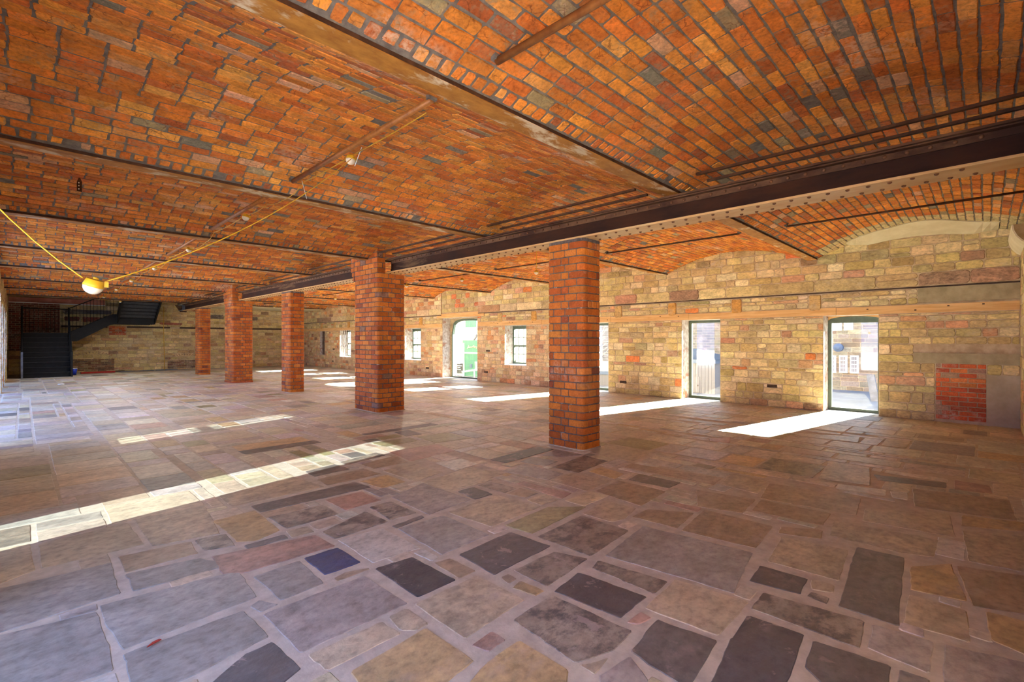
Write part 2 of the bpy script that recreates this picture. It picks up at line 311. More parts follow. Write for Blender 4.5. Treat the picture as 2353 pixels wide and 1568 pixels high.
def courses(mb, s0, s1, z0, z1, holes, fn, rowh, lens, pal, mt, joint=0.012, h=0.010, rad=0.02, jit=0.004, minw=0.07):
    """irregular courses of masonry over [s0,s1]x[z0,z1] around rectangular holes"""
    z = z0
    while z < z1 - 0.03:
        rh = R.uniform(*rowh)
        if z1 - (z + rh) < rowh[0] * 0.6: rh = z1 - z
        for hz in sorted(set([q[2] for q in holes] + [q[3] for q in holes])):
            if z < hz - 0.02 < z + rh and (hz - z > rowh[0] * 0.55 or True):
                if hz - z > 0.05: rh = hz - z; break
        free = [(s0, s1)]
        for (a, b, c0, c1) in holes:
            if c0 < z + rh - 0.015 and c1 > z + 0.015:
                nf = []
                for (p, q) in free:
                    if b <= p or a >= q: nf.append((p, q)); continue
                    if a > p: nf.append((p, a))
                    if b < q: nf.append((b, q))
                free = nf
        for (p, q) in free:
            if q - p < 0.03: continue
            x = p; first = True
            while x < q - 0.001:
                L = R.uniform(*lens) * (R.uniform(0.35, 0.7) if first and R.random() < .5 else 1); first = False
                if q - (x + L) < minw + lens[0] * 0.5: L = q - x
                j = joint / 2
                if L > 0.04:
                    zz0, zz1 = z + j, z + rh - j
                    if rh > 0.17 and R.random() < 0.10 and L > 0.16:   # two thin stones in one course
                        mid = (zz0 + zz1) / 2 + R.uniform(-.02, .02)
                        for (u, v_) in ((zz0, mid - j), (mid + j, zz1)):
                            mb.block(rounded(x + j, x + L - j, u, v_, rad, jit), fn, h * R.uniform(.5, 1.3), 0.006, pick(pal), mt)
                    else:
                        mb.block(rounded(x + j, x + L - j, zz0, zz1, rad, jit, 2 if L > 0.3 else 1), fn, h * R.uniform(.5, 1.4), 0.007, pick(pal), mt)
                x += L
        z += rh
def brick_courses(mb, s0, s1, z0, z1, fn, pal, mt, ch=0.078, bl=0.23, joint=0.011, h=0.008, holes=()):
    n = int(round((z1 - z0) / ch)); hh = (z1 - z0) / n
    for k in range(n):
        a, b = z0 + k * hh, z0 + (k + 1) * hh; x = s0 - (bl / 2 if k % 2 else 0)
        while x < s1:
            p, q = max(x, s0), min(x + bl, s1)
            if q - p > 0.04 and not any(H_[0] < q and H_[1] > p and H_[2] < b and H_[3] > a for H_ in holes):
                mb.block(rounded(p + joint / 2, q - joint / 2, a + joint / 2, b - joint / 2, 0.007, 0.0015, 0), fn, h, 0.004, pick(pal), mt)
            x += bl

# ------------------------------------------------------------------ tagging
def tag(o, label=None, cat=None, group=None, kind=None):
    if label: o['label'] = label
    if cat: o['category'] = cat
    if group: o['group'] = group
    if kind: o['kind'] = kind
    return o
def empty(name, loc):
    o = bpy.data.objects.new(name, None); C.objects.link(o); o.location = loc; o.empty_display_size = 0.1; return o
def adopt(parent, *kids):
    for k in kids:
        k.parent = parent; k.matrix_parent_inverse = Matrix.Translation(-Vector(parent.location))
        k.location = k.location
    return parent

# ------------------------------------------------------------------ floor: flagstones
CROPS = {'A': (0, 1168, 3.92), 'B': (560, 1168, 3.92), 'C': (1120, 1168, 3.92), 'D': (1680, 1168, 3.496), 'E': (500, 960, 3.922), 'F': (1050, 1000, 3.922), 'G': (1600, 960, 3.125)}
FC = {'T': (0.50, 0.410, 0.290), 'V': (0.45, 0.390, 0.330), 't': (0.42, 0.335, 0.225), 'o': (0.46, 0.320, 0.155), 'd': (0.105, 0.097, 0.095), 'g': (0.29, 0.262, 0.225), 'm': (0.29, 0.240, 0.180), 'r': (0.38, 0.235, 0.175),
      'b': (0.040, 0.058, 0.130), 'n': (0.33, 0.240, 0.155), 'p': (0.50, 0.455, 0.37), 'k': (0.052, 0.052, 0.060), 'v': (0.34, 0.290, 0.250), 'e': (0.30, 0.26, 0.13), 's': (0.155, 0.138, 0.118)}
MOT = {'m': 1.0, 'd': 0.8, 's': 0.45, 'g': 0.2, 'k': 0.5}
SLABS = '''A g 0,1145 880,930 1000,1250 1045,1460 520,1650 -400,1950 -500,1260
A g -400,800 100,705 1010,490 1040,620 1100,770 0,1130 -450,1250
A t 340,330 1150,130 1310,330 370,550
A t 1200,105 1850,-20 1990,235 1370,350
A t -400,440 270,320 330,560 0,690 -380,770
A n 1060,440 1720,300 1790,410 1120,590
A g 1120,600 1800,450 2090,510 1190,760 1150,650
A g 890,880 2150,560 2330,800 1090,1290 930,1030
A g 1100,1320 2200,920 2435,1160 1640,1568 1180,1700 1130,1400
A m 1750,290 2040,230 2130,340 1830,390
A o 1910,120 2300,20 2530,200 2300,300 2130,310 2040,220
B t 370,210 570,165 640,215 430,275
B m 690,220 1100,30 1310,125 820,285
B r -300,440 650,240 830,345 0,590 -200,600
B b 530,455 850,355 1065,490 730,610
B g 80,620 500,475 735,680 330,840
B n 800,640 900,580 1130,540 1135,560 830,665
B p 840,290 1250,180 1600,360 1160,500
B s 1330,165 1600,65 1640,85 1370,190
B g 1380,190 1800,65 2220,240 1780,425
B k 1170,545 1520,440 1920,650 1560,815
B p 1520,405 1620,365 1765,440 1690,485
B n 1700,500 1860,450 2100,570 1940,640
B v 160,960 1090,610 1490,860 510,1320
B g 40,890 150,825 320,870 150,950
B t 1290,980 1470,900 1670,1045 1540,1120 1410,1110
B t 560,1330 1240,1020 1430,1130 740,1480
B o 950,1480 1640,1080 2090,1380 1750,1640 1100,1700
B t 1530,870 2100,605 2540,830 1980,1190
B r 2040,1240 2230,1105 2375,1190 2190,1310
B d 0,1320 270,1200 530,1450 300,1640 -450,1700
C d -265,420 205,215 580,345 60,608
C e 150,160 540,-10 900,-10 400,238
C m 440,260 850,65 1280,205 930,440
C g 1050,430 1400,160 2397,404 2218,774
C n 1290,80 1440,10 1870,45 1710,190
C n 1735,205 1950,15 2576,165 2420,370
C m 930,540 1000,470 1640,665 1500,780
C d 590,750 820,575 1440,800 1200,1005
C m 225,565 600,390 910,460 540,715
C n 110,630 185,590 280,640 190,690
C o 210,720 300,655 520,745 440,800
C m 220,1010 580,780 1310,1110 1150,1290 800,1410
C o 0,1380 280,1190 740,1460 720,1700 -300,1700
C t 1400,905 1690,640 2360,850 2090,1165
C r 1240,1030 1380,930 1490,990 1370,1060
C s 1280,1290 1520,1000 2080,1200 1820,1640 1420,1400
C t 820,1420 1100,1350 970,1520
C v 1000,1520 1280,1330 1480,1568 1000,1700
D d 0,1040 130,860 600,1020 430,1500 -220,1500
D t 280,430 400,230 950,340 870,590
D n 370,205 400,150 740,180 720,255
D t 780,220 820,100 1680,260 1640,400 1390,370
D s 850,790 1000,310 1400,400 1350,960
D d 140,590 230,460 620,570 560,700
D m 150,810 250,675 1080,910 1040,1140
D m 600,710 640,670 790,720 780,780
D t 630,650 640,570 840,620 820,690
D s 580,1280 650,1060 1290,1270 1280,1500 800,1500
D v 1090,1130 1130,930 1640,1080 1600,1340
D t 1380,930 1420,690 1900,830 1930,1090
D v 1700,1090 2452,1260 2452,1600 1690,1600
D t 1050,105 1075,0 1760,50 1810,240
D t 1850,180 2450,230 2450,540 1900,430
D n 1800,460 2450,560 2450,880 1930,790
D o 1430,470 1770,450 1910,760 1440,660
D o 2040,830 2450,930 2450,1220 2070,1060
D g 1340,1290 1600,1380 1600,1500 1310,1500
G n 520,470 1190,580 1150,705 450,580
G n 1550,510 2250,595 2310,745 1560,640
G r 1850,450 2110,490 2130,550 1845,515
G t 870,440 950,310 1250,360 1250,490
G p 1010,475 1365,520 1360,565 1000,510
G s 1270,410 1800,470 1800,510 1300,450
G p 1390,530 1520,540 1520,595 1400,575
G p 700,110 1180,140 1160,180 720,130
G r 90,150 250,140 240,185 90,170
G t 170,480 250,400 520,460 440,550
G n 0,520 430,590 330,690 0,640
G o 1900,700 2452,770 2452,830 1900,780
G n 390,670 460,590 970,690 910,780
F n 1500,290 1570,255 2400,390 2310,455
F k 290,225 720,105 880,130 450,255
F m 855,290 1150,185 1365,235 1090,345
F g 560,240 690,200 915,240 790,285
F v 400,325 620,260 965,350 820,410
F t 830,415 1010,345 1420,410 1170,510
F m 180,455 310,420 540,480 430,525
F r 530,440 600,415 1040,530 940,580
F d 0,510 150,470 330,535 160,585
F t -300,430 110,290 430,350 0,490
F o 1180,330 1300,290 1510,350 1420,400
F n 1240,510 1450,410 1890,510 1660,645
F s 1540,405 1640,350 2020,430 1910,485
F t 1120,710 1340,590 1620,660 1520,760 1400,790
F t 620,585 790,530 925,585 760,640
F n 441,530 570,480 740,525 610,570
F t 1190,160 1380,80 1740,170 1580,240
F r 1860,620 1900,590 2210,660 2170,700
F v 740,185 900,135 1130,180 960,200
F t -90,700 350,540 760,650 310,835
E m 450,900 960,790 1100,870 620,1005
E s 290,800 1240,580 1390,630 380,860
E r 960,745 1300,665 1480,745 1150,840
E m 1360,810 1560,755 1800,860 1560,930
E t 0,710 680,530 970,625 120,810
E s 780,490 1060,420 1200,465 870,535
E n 890,560 1310,460 1480,510 990,615
E o 1270,580 1530,515 1700,580 1480,640
E v 1560,720 1850,590 2290,740 1900,880
E v 1300,650 1400,635 1550,690 1460,720
E t 1480,480 1740,410 2040,490 1780,580
E m 1090,405 1430,315 1520,340 1160,430
E n 1290,425 1600,345 1720,400 1400,465
E r 1530,310 1980,240 2150,300 1740,395
E s 180,305 870,205 940,225 250,335
E s 1290,150 1920,50 2000,65 1330,160
E s 1590,135 1720,110 1850,150 1700,170
E e 1380,230 1740,180 1810,210 1510,265
E e 1430,185 1600,150 1670,170 1490,205
E e 1790,175 2060,135 2290,185 1970,230
E t 1830,580 2200,480 2500,560 2110,670
E p 1960,410 2200,370 2350,420 2140,480'''
FX0, FX1, FY0, FY1, GC = -1.2, 12.3, -1.3, 29.3, 0.06
nxg, nyg = int((FX1 - FX0) / GC), int((FY1 - FY0) / GC)
occ = [bytearray(nxg) for _ in range(nyg)]
fl = MB()
def ffn(a, b, d): return (a, b, d - 0.0)
def inside(p, poly):
    x, y = p; c = False; j = len(poly) - 1
    for i in range(len(poly)):
        if (poly[i][1] > y) != (poly[j][1] > y) and x < (poly[j][0] - poly[i][0]) * (y - poly[i][1]) / (poly[j][1] - poly[i][1]) + poly[i][0]: c = not c
        j = i
    return c
def refine(poly, jit, step=0.07):
    """subdivide the edges, round the corners a little, roughen"""
    n = len(poly); out = []
    for i in range(n):
        p0, p, p2 = poly[i - 1], poly[i], poly[(i + 1) % n]
        def tow(a, b, d):
            L = math.hypot(b[0] - a[0], b[1] - a[1]); f = min(0.3, d / max(L, 1e-6)); return (a[0] + (b[0] - a[0]) * f, a[1] + (b[1] - a[1]) * f)
        a, b = tow(p, p0, 0.009), tow(p, p2, 0.009); out += [a, b]
        e = tow(p2, p, 0.009); L = math.hypot(e[0] - b[0], e[1] - b[1]); k = int(L / step)
        for j in range(k): f = (j + 1) / (k + 1); out.append((b[0] + (e[0] - b[0]) * f, b[1] + (e[1] - b[1]) * f))
    return [(a + R.uniform(-jit, jit), b + R.uniform(-jit, jit)) for a, b in out]
for line in SLABS.strip().split('\n'):
    tk = line.split(); ox, oy, sc = CROPS[tk[0]]
    poly = [pix_floor(ox + float(q.split(',')[0]) / sc, oy + float(q.split(',')[1]) / sc) for q in tk[2:]]
    c = FC[tk[1]]; k = R.uniform(0.92, 1.08)
    fl.block(refine(poly, 0.004), ffn, R.uniform(0.0025, 0.004), 0.007, (c[0] * k, c[1] * k, c[2] * k, MOT.get(tk[1], R.choice((0, 0.1, 0.35)))), 'flag')
    xs = [p[0] for p in poly]; ys = [p[1] for p in poly]
    for j in range(max(0, int((min(ys) - FY0) / GC)), min(nyg, int((max(ys) - FY0) / GC) + 2)):
        for i in range(max(0, int((min(xs) - FX0) / GC)), min(nxg, int((max(xs) - FX0) / GC) + 2)):
            if inside((FX0 + (i + .5) * GC, FY0 + (j + .5) * GC), poly): occ[j][i] = 1
FILL = [(40, 'T'), (18, 'V'), (8, 't'), (5, 'g'), (4, 'o'), (1, 's'), (2, 'e'), (2, 'r'), (1, 'm'), (18, 'p')]
for j in range(nyg):
    i = 0
    while i < nxg:
        if occ[j][i]: i += 1; continue
        wmax = 0; W = int(R.choice((6, 8, 9, 11, 13, 15, 18))); D = int(R.choice((4, 5, 7, 8, 9, 10, 11)))
        while i + wmax < nxg and wmax < W and not occ[j][i + wmax]: wmax += 1
        d = 1
        while j + d < nyg and d < D and not any(occ[j + d][i:i + wmax]): d += 1
        for jj in range(j, j + d):
            for ii in range(i, i + wmax): occ[jj][ii] = 1
        if wmax >= 2 and d >= 2 and not (wmax == 2 and d > 9):
            x0, y0 = FX0 + i * GC, FY0 + j * GC; x1, y1 = x0 + wmax * GC, y0 + d * GC; g = 0.009
            c = pick([(a, FC[b], MOT.get(b, 0.2)) for a, b in FILL])
            fl.block(refine([(x0 + g, y0 + g), (x1 - g, y0 + g), (x1 - g, y1 - g), (x0 + g, y1 - g)], 0.004, 0.12 if y0 < 12 else 0.4), ffn, R.uniform(0.002, 0.004), 0.010, c, 'flag')
        i += wmax
fl.box(FX0, FX1, FY0, FY1, -0.6, 0.0, 'floor_mortar')
tag(fl.build('floor'), kind='structure')

# ------------------------------------------------------------------ vaulted brick ceiling
SPR = ZT + 0.034; TH = 0.08
vm = MB()
def vault_map(k):
    ya, yb = BY(k) + TH, BY(k + 1) - TH; wd = yb - ya; Rv = (wd * wd / 4 + RISE * RISE) / (2 * RISE); ym = (ya + yb) / 2; zc = SPR + RISE - Rv
    half = math.asin(wd / 2 / Rv)
    def fn(sv, t, d):
        a = t / Rv - half; r_ = Rv - d
        return (sv, ym + r_ * math.sin(a), zc + r_ * math.cos(a))
    return fn, 2 * half * Rv
def cream_zone(x, y): return y < 2.3 and y > -0.8 and x > 9.95 + 0.12 * math.sin(y * 2.3) + 0.6 * max(0, y - 0.9)
for k in range(-3, 5):
    fn, L = vault_map(k); CH = 0.098; n = int(round((L - 2 * 0.12) / CH)); ch_ = (L - 0.24) / n
    x0, x1 = XL - 0.02, XW + 0.03
    # mortar shell
    N = 18; i0 = len(vm.v)
    for q in range(N + 1):
        for xx in (x0 - .4, x1 + .4): vm.v.append(fn(xx, L * q / N, 0.0)); vm.c.append((0, 0, 0, 0))
    for q in range(N): a = i0 + 2 * q; vm.f.append((a, a + 1, a + 3, a + 2)); vm.m.append(vm.mi('vault_mortar'))
    # header course at both springings
    for (ta, tb, ln) in ((0.008, 0.12, 0.098), (L - 0.12, L - 0.008, 0.098)):
        x = x0
        while x < x1 - 0.03:
            l_ = ln * R.uniform(0.85, 1.1); c = pick(VAULT_PAL)
            if R.random() > 0.04:
                vm.block(rounded(x + 0.012, x + l_ - 0.008, ta + 0.01, tb - R.choice((0.008, 0.012, 0.03)), 0.008, 0.005, 1), fn, R.uniform(0.006, 0.012), 0.006, c, 'vault_brick')
            x += l_
    for r_ in range(n):
        t0 = 0.12 + r_ * ch_; x = x0 - R.choice((0.02, 0.13)) - (0.122 if r_ % 2 else 0)
        while x < x1:
            l_ = 0.245 if R.random() > 0.06 else 0.125
            a, b = max(x, x0), min(x + l_, x1)
            if b - a > 0.03 and R.random() > 0.004:
                c = pick(VAULT_PAL); y_ = fn(x, t0, 0)[1]
                if cream_zone(x, y_): c = (0.60 * R.uniform(.9, 1.1), 0.47, 0.235, 0.1)
                # wet lime has washed over a few areas
                far = y_ > 13
                jt = R.choice((0.006, 0.008, 0.011, 0.02)) if R.random() < 0.5 else 0.006
                vm.block(rounded(a + jt * 0.6, b - 0.006, t0 + R.choice((0.004, 0.005, 0.009)), t0 + ch_ - 0.005, 0.004 + R.random() * 0.012, 0.0045 if not far else 0.002, 0 if far else 1), fn, R.uniform(0.004, 0.012), 0.005, c, 'vault_brick')
            x += l_
# closing slab over the vaults
vm.box(XL - .5, XW + .5, BY(-3) - 0.3, 25.3, 3.62, 3.85, 'vault_mortar')
for k in range(-3, 6):   # haunch fill beside every beam
    vm.box(XL - .5, XW + .5, BY(k) - 0.075, BY(k) + 0.075, ZT + 0.13, 3.62, 'vault_mortar')
# plain cream ceiling of the last right-hand bay, dark void over the stair
vm.box(5.40, XW + .5, 25.40, 29.6, 3.08, 3.2, 'plaster')
vm.box(XL - .5, 5.5, 25.3, 29.6, 4.9, 5.1, 'vault_mortar')
vm.box(XL - .5, 5.5, 25.25, 25.40, 3.25, 5.0, 'vault_mortar')
vm.box(5.40, 5.5, 25.3, 29.6, 3.2, 5.0, 'vault_mortar')
tag(vm.build('ceiling'), kind='structure')
# smooth cream plaster strip where the nearest vault meets the window wall
pm = MB(); fn, L = vault_map(-3); N = 22; i0 = 0
for q in range(N + 1):
    t = L * (0.16 + 0.66 * q / N); y_ = fn(0, t, 0)[1]; x0 = 10.72 + 0.12 * math.sin(q * 0.5) + (0.5 * (q / N - 0.75) * 4 if q / N > 0.75 else 0)
    dd = 0.02 + 0.12 * min(1, math.sin(math.pi * q / N) * 2.2); pm.v += [fn(min(x0, 11.38), t, 0.020), fn(XW - .033, t, dd), fn(min(x0, 11.38), t, -0.01), fn(XW - .033, t, -0.01)]; pm.c += [(0, 0, 0, 0)] * 4
for q in range(N):
    a = 4 * q
    for f in ((a, a + 1, a + 5, a + 4), (a + 2, a, a + 4, a + 6), (a + 1, a + 3, a + 7, a + 5), (a + 2, a + 6, a + 7, a + 3)): pm.f.append(f); pm.m.append(pm.mi('plaster'))
tag(pm.build('trim_1'), kind='structure')

# ------------------------------------------------------------------ walls
WT = 0.5
# right wall openings: kind, y0, y1, z0, z1
OPEN_R = [('door', 1.445, 2.345, 0.0, 1.945), ('door', 4.412, 5.343, 0.0, 1.945), ('door', 7.473, 8.40, 0.0, 1.945), ('window', 10.59, 11.573, 0.64, 1.945),
          ('door', 12.971, 15.008, 0.0, 2.30), ('window', 16.45, 17.62, 0.64, 1.945), ('window', 19.40, 20.50, 0.64, 1.945), ('window', 22.45, 23.62, 0.62, 1.945), ('window', 25.38, 25.99, 0.66, 1.93)]
def wall_core(mb, mk, y0, y1, z1, opens, mt, side):
    """solid wall pieces between the openings; mk(y0, y1, z0, z1) adds a box"""
    ys = sorted(opens, key=lambda o: o[1]); y = y0
    for (_, a, b, c0, c1) in ys:
        mk(y, a, 0, z1)
        if c0 > 0: mk(a, b, 0, c0)
        mk(a, b, c1, z1); y = b
    mk(y, y1, 0, z1)
rw = MB()
wall_core(rw, lambda a, b, c, d: rw.box(XW, XW + WT, a, b, c, d, 'wall_mortar', side='reveal'), YN - 0.4, 29.4, 3.7, OPEN_R, None, None)
rfn = lambda s_, t_, d_: (XW - d_, s_, t_)
rfn2 = lambda s_, t_, d_: (XW - 0.035 - d_, s_, t_)
holes = [(a, b, c, d) for (_, a, b, c, d) in OPEN_R]
infill = (-0.02, 0.63, 0.05, 1.04); patch = (-0.41, -0.02, 0.0, 0.86); cband = (-0.41, 0.93, 1.04, 1.22)
lo_holes = holes + [infill, patch, cband, (10.2, 10.45, 0.5, 0.62), (13.0, 15.0, 1.9, 3.0)]
courses(rw, YN, 9.5, 0.0, 1.94, lo_holes, rfn, (0.13, 0.195), (0.17, 0.44), STONE_PAL, 'stone', rad=0.022, jit=0.006, h=0.010)
courses(rw, 9.5, 28.6, 0.0, 1.94, lo_holes, rfn, (0.12, 0.185), (0.16, 0.38), WARM_STONE, 'stone', rad=0.022, jit=0.006, h=0.010)
# courses between the timber and the string course, with square block ends
blocks = [(7.03 + 1.55 * q, 7.26 + 1.55 * q, 2.06, 2.39) for q in (-3, -2, -1, 0, 1, 2, 3, 6, 7, 8, 9, 10, 11, 12)]
clin = (-0.41, 0.87, 2.13, 2.39)
courses(rw, YN, 28.6, 2.105, 2.395, blocks + [clin] + holes, rfn, (0.12, 0.17), (0.2, 0.5), STONE_PAL, 'stone', rad=0.03, jit=0.006, h=0.011)
for q, (a, b, c, d) in enumerate(blocks):
    rw.block(rounded(a + .01, b - .01, c, d - .01, 0.03, 0.005, 2), rfn, 0.03, 0.008, (0.64, 0.33, 0.08, 0.2) if q % 3 else (0.60, 0.38, 0.14, 0.3), 'stone')
rw.box(XW - 0.037, XW + .02, YN, 12.9, 2.400, 2.424, 'dark_timber_and_shade'); rw.box(XW - 0.037, XW + .02, 15.05, 28.6, 2.400, 2.424, 'dark_timber_and_shade')  # dark strip painting in the shadow line under the overhang
# upper wall stands slightly proud above the string course
rw.box(XW - 0.035, XW + 0.01, YN, 12.9, 2.425, 3.7, 'wall_mortar'); rw.box(XW - 0.035, XW + 0.01, 15.05, 29.0, 2.425, 3.7, 'wall_mortar')
for (a, b) in ((YN, 12.9), (15.05, 28.6)):
    courses(rw, a, b, 2.43, 2.67, [], rfn2, (0.22, 0.25), (0.55, 1.1), BIG_PAL, 'stone', rad=0.04, jit=0.008, h=0.02)
    courses(rw, a, b, 2.67, 3.52, [], rfn2, (0.12, 0.185), (0.18, 0.48), STONE_PAL if a < 5 else WARM_STONE, 'stone', rad=0.024, jit=0.006, h=0.011)
courses(rw, 12.9, 15.05, 2.5, 3.5, [], rfn, (0.14, 0.2), (0.2, 0.34), [(30, (0.50, 0.38, 0.17), 0.2), (10, (0.60, 0.20, 0.08), 0.2)], 'stone', rad=0.03, jit=0.006, h=0.012)
brick_courses(rw, infill[0], infill[1], infill[2], infill[3], rfn, RED_PAL, 'wall_brick', ch=0.085)
rw.box(XW - 0.012, XW + .05, patch[0], patch[1], patch[2], patch[3], 'render')
rw.box(XW - 0.03, XW + .05, cband[0], cband[1], cband[2], cband[3], 'concrete')
rw.box(XW - 0.05, XW + .05, clin[0], clin[1], clin[2], clin[3], 'concrete')
# dark boxes painted in for the shade inside putlog holes
for (yy, zz) in ((3.2, 0.42), (6.9, 0.28), (9.3, 0.30), (12.4, 0.30), (12.3, 1.05), (15.9, 0.30), (21.5, 0.95), (24.2, 0.95), (21.4, 0.3), (24.3, 0.32)):
    rw.box(XW - 0.014, XW + .02, yy, yy + 0.2, zz, zz + 0.065, 'dark_timber_and_shade')
# stone spandrels around the arched heads, set back with the frames
def arch_pts(ya, yb, zs, zt, rr=None, n=9):
    """flat three-centred arch from (ya, zs) over the top zt to (yb, zs)"""
    out = []; wd = yb - ya
    for q in range(n * 2 + 1):
        f = q / (n * 2); yy = ya + wd * f; e = abs(2 * f - 1)
        out.append((yy, zs + (zt - zs) * (1 - e ** (rr or 2.2)) ** (1 / (rr or 2.2))))
    return out
def spandrel(mb, X0, X1, ya, yb, zs, zt, ztop, rr, mt):
    ap = arch_pts(ya, yb, zs, zt, rr); i = len(mb.v)
    for (yy, zz) in ap:
        for X in (X0, X1): mb.v += [(X, yy, zz), (X, yy, ztop)]; mb.c += [(0.46, 0.34, 0.18, 0.2)] * 2
    k = mb.mi(mt)
    for q in range(len(ap) - 1):
        a = i + 4 * q; b = a + 4
        for f in ((a, b, b + 1, a + 1), (a + 2, a + 3, b + 3, b + 2), (a, a + 2, b + 2, b), (a + 1, b + 1, b + 3, a + 3)): mb.f.append(f); mb.m.append(k)
spandrel(rw, XW + .38, XW + .5, 12.975, 14.93, 1.70, 2.265, 2.31, 3.4, 'stone')
rw.box(XW + .38, XW + .5, 14.93, 15.006, 0, 2.30, 'stone', (0.46, 0.34, 0.18, 0.2))
spandrel(rw, XW + .40, XW + .5, 1.447, 2.343, 1.862, 1.94, 1.947, 2.0, 'timber')
spandrel(rw, XW + .40, XW + .5, 10.6, 11.57, 1.80, 1.93, 1.947, 2.0, 'reveal')
spandrel(rw, XW + .40, XW + .5, 16.46, 17.61, 1.80, 1.93, 1.947, 2.0, 'reveal')
tag(rw.build('wall_right'), kind='structure')

# long timber set into the window wall
n_trim = [1]
def trim(mb): n_trim[0] += 1; return tag(mb.build('trim_%d' % n_trim[0]), kind='structure')
def timber_run(y0, y1, z0, z1, seed):
    t = MB(); rr = random.Random(seed); y = y0
    while y < y1 - 0.01:
        L = min(rr.uniform(2.2, 3.6), y1 - y); dz = rr.uniform(-.006, .006)
        pts = [(XW - 0.022, y + .004, z0 + dz), (XW - 0.022, y + L - .004, z0 - dz), (XW - 0.022, y + L - .004, z1 - dz + rr.uniform(-.01, .004)), (XW - 0.022, y + .004, z1 + dz)]
        t.prism(pts, (0.07, 0, 0), 'timber'); y += L
    for q in range(int((y1 - y0) * 1.1)):
        yy, zz = rr.uniform(y0, y1), rr.uniform(z0 + .03, z1 - .03); t.box(XW - 0.026, XW - 0.01, yy, yy + 0.03, zz, zz + 0.02, 'dark_timber_and_shade')
    trim(t)
timber_run(YN, 12.93, 1.948, 2.098, 3); timber_run(15.03, 28.35, 1.948, 2.098, 4)
t = MB(); t.prism([(XW - .03, 12.6, 2.31), (XW - .03, 15.35, 2.31), (XW - .03, 15.35, 2.46), (XW - .03, 12.6, 2.48)], (0.12, 0, 0), 'timber'); trim(t)

# back wall (slightly out of square)
bk = MB()
def bfn(s_, t_, d_): return (s_, YBACK(s_) - d_, t_)
bk.prism([(XL - .5, YBACK(XL - .5), 0), (XW + .5, YBACK(XW + .5), 0), (XW + .5, YBACK(XW + .5) + .5, 0), (XL - .5, YBACK(XL - .5) + .5, 0)], (0, 0, 5.0), 'wall_mortar')
brk = (XL - .02, 1.16, 1.0, 3.05); sq = (2.80, 3.42, 1.70, 2.10); tb = (1.2, 11.4, 2.02, 2.11); rb = (7.6, 8.25, 0.35, 0.95); brk0 = (XL - .02, 1.5, 0.0, 1.0)
courses(bk, XL, XW, 0.0, 3.3, [brk, sq, tb, rb, brk0], bfn, (0.12, 0.2), (0.2, 0.55), BACK_PAL, 'stone', rad=0.035, jit=0.007, h=0.012)
courses(bk, XL, 1.5, 0.0, 1.0, [], bfn, (0.14, 0.2), (0.25, 0.5), BACK_PAL, 'stone', h=0.012)
bk.mi('pier_mortar')
bk.quad([bfn(brk[0], brk[2], 0.004), bfn(brk[1], brk[2], 0.004), bfn(brk[1], brk[3], 0.004), bfn(brk[0], brk[3], 0.004)], 'render')
brick_courses(bk, brk[0], brk[1], brk[2], brk[3], lambda a, b, d: bfn(a, b, d + .004), DARKRED_PAL, 'wall_brick', ch=0.088, joint=0.016)
brick_courses(bk, sq[0], sq[1], sq[2], sq[3], bfn, RED_PAL, 'wall_brick')
brick_courses(bk, rb[0], rb[1], rb[2], rb[3], bfn, RED_PAL, 'wall_brick')
# two bricked-up low arches
for (xc, ww, zt_) in ((2.25, 0.75, 0.85), (5.7, 0.7, 0.7)):
    brick_courses(bk, xc - ww, xc + ww, 0.06, zt_ - 0.25, lambda a, b, d: bfn(a, b, d + .016), [(3, (0.24, 0.11, 0.06), 0.7), (2, (0.30, 0.20, 0.11), 0.8), (1, (0.16, 0.09, 0.06), 0.8)], 'wall_brick')
    for q in range(17):
        th = math.pi * (0.12 + 0.76 * q / 16); r0, r1 = 0.98, 1.18
        for rr in (0, 1):
            a0 = th - 0.035; a1 = th + 0.035; ra, rb_ = (r0, r0 + .09) if rr == 0 else (r0 + .1, r1)
            o = [(xc + ww * ra * math.cos(a) * 0.98, zt_ - 0.33 + 0.30 * ra * math.sin(a) * 1.15 + (0.0)) for a, ra in ((a0, ra), (a1, ra), (a1, rb_ + .0), (a0, rb_))]
            bk.block(o, bfn, 0.02, 0.004, pick([(2, (0.34, 0.19, 0.10), .5), (2, (0.42, 0.30, 0.17), .4), (1, (0.38, 0.12, 0.06), .3)]), 'wall_brick')
for (xa, xb_, za, zb_, c_) in ((1.25, 2.9, 2.62, 2.82, (0.12, 0.11, 0.12)), (1.9, 2.6, 2.28, 2.5, (0.34, 0.07, 0.05)), (1.3, 1.8, 2.3, 2.5, (0.22, 0.08, 0.06)), (6.2, 7.4, 2.55, 2.78, (0.15, 0.12, 0.10)), (7.9, 9.0, 2.5, 2.7, (0.18, 0.14, 0.11)), (4.7, 5.6, 2.2, 2.32, (0.40, 0.12, 0.07)), (5.9, 6.3, 2.9, 3.0, (0.42, 0.11, 0.06))):
    bk.block(rounded(xa, xb_, za, zb_, .04, .012, 3), bfn, 0.024, 0.01, c_ + (0.7,), 'stone')
tag(bk.build('wall_back'), kind='structure')
t = MB()
for (a, b) in ((1.2, 2.75), (3.45, 5.1), (5.5, 7.4), (7.5, 11.35)):
    t.prism([bfn(a, 2.025, 0.02), bfn(b, 2.025, 0.02), bfn(b, 2.105, 0.02), bfn(a, 2.105, 0.02)], (0, 0.06, 0), 'dark_timber_and_shade')
trim(t)
t = MB(); t.prism([bfn(XL, 3.05, 0.10), bfn(2.66, 3.05, 0.10), bfn(2.66, 3.27, 0.10), bfn(XL, 3.27, 0.10)], (0, 0.3, 0), 'pink_beam'); t.box(XL, 2.66, 28.75, 28.9, 3.02, 3.05, 'white'); trim(t)
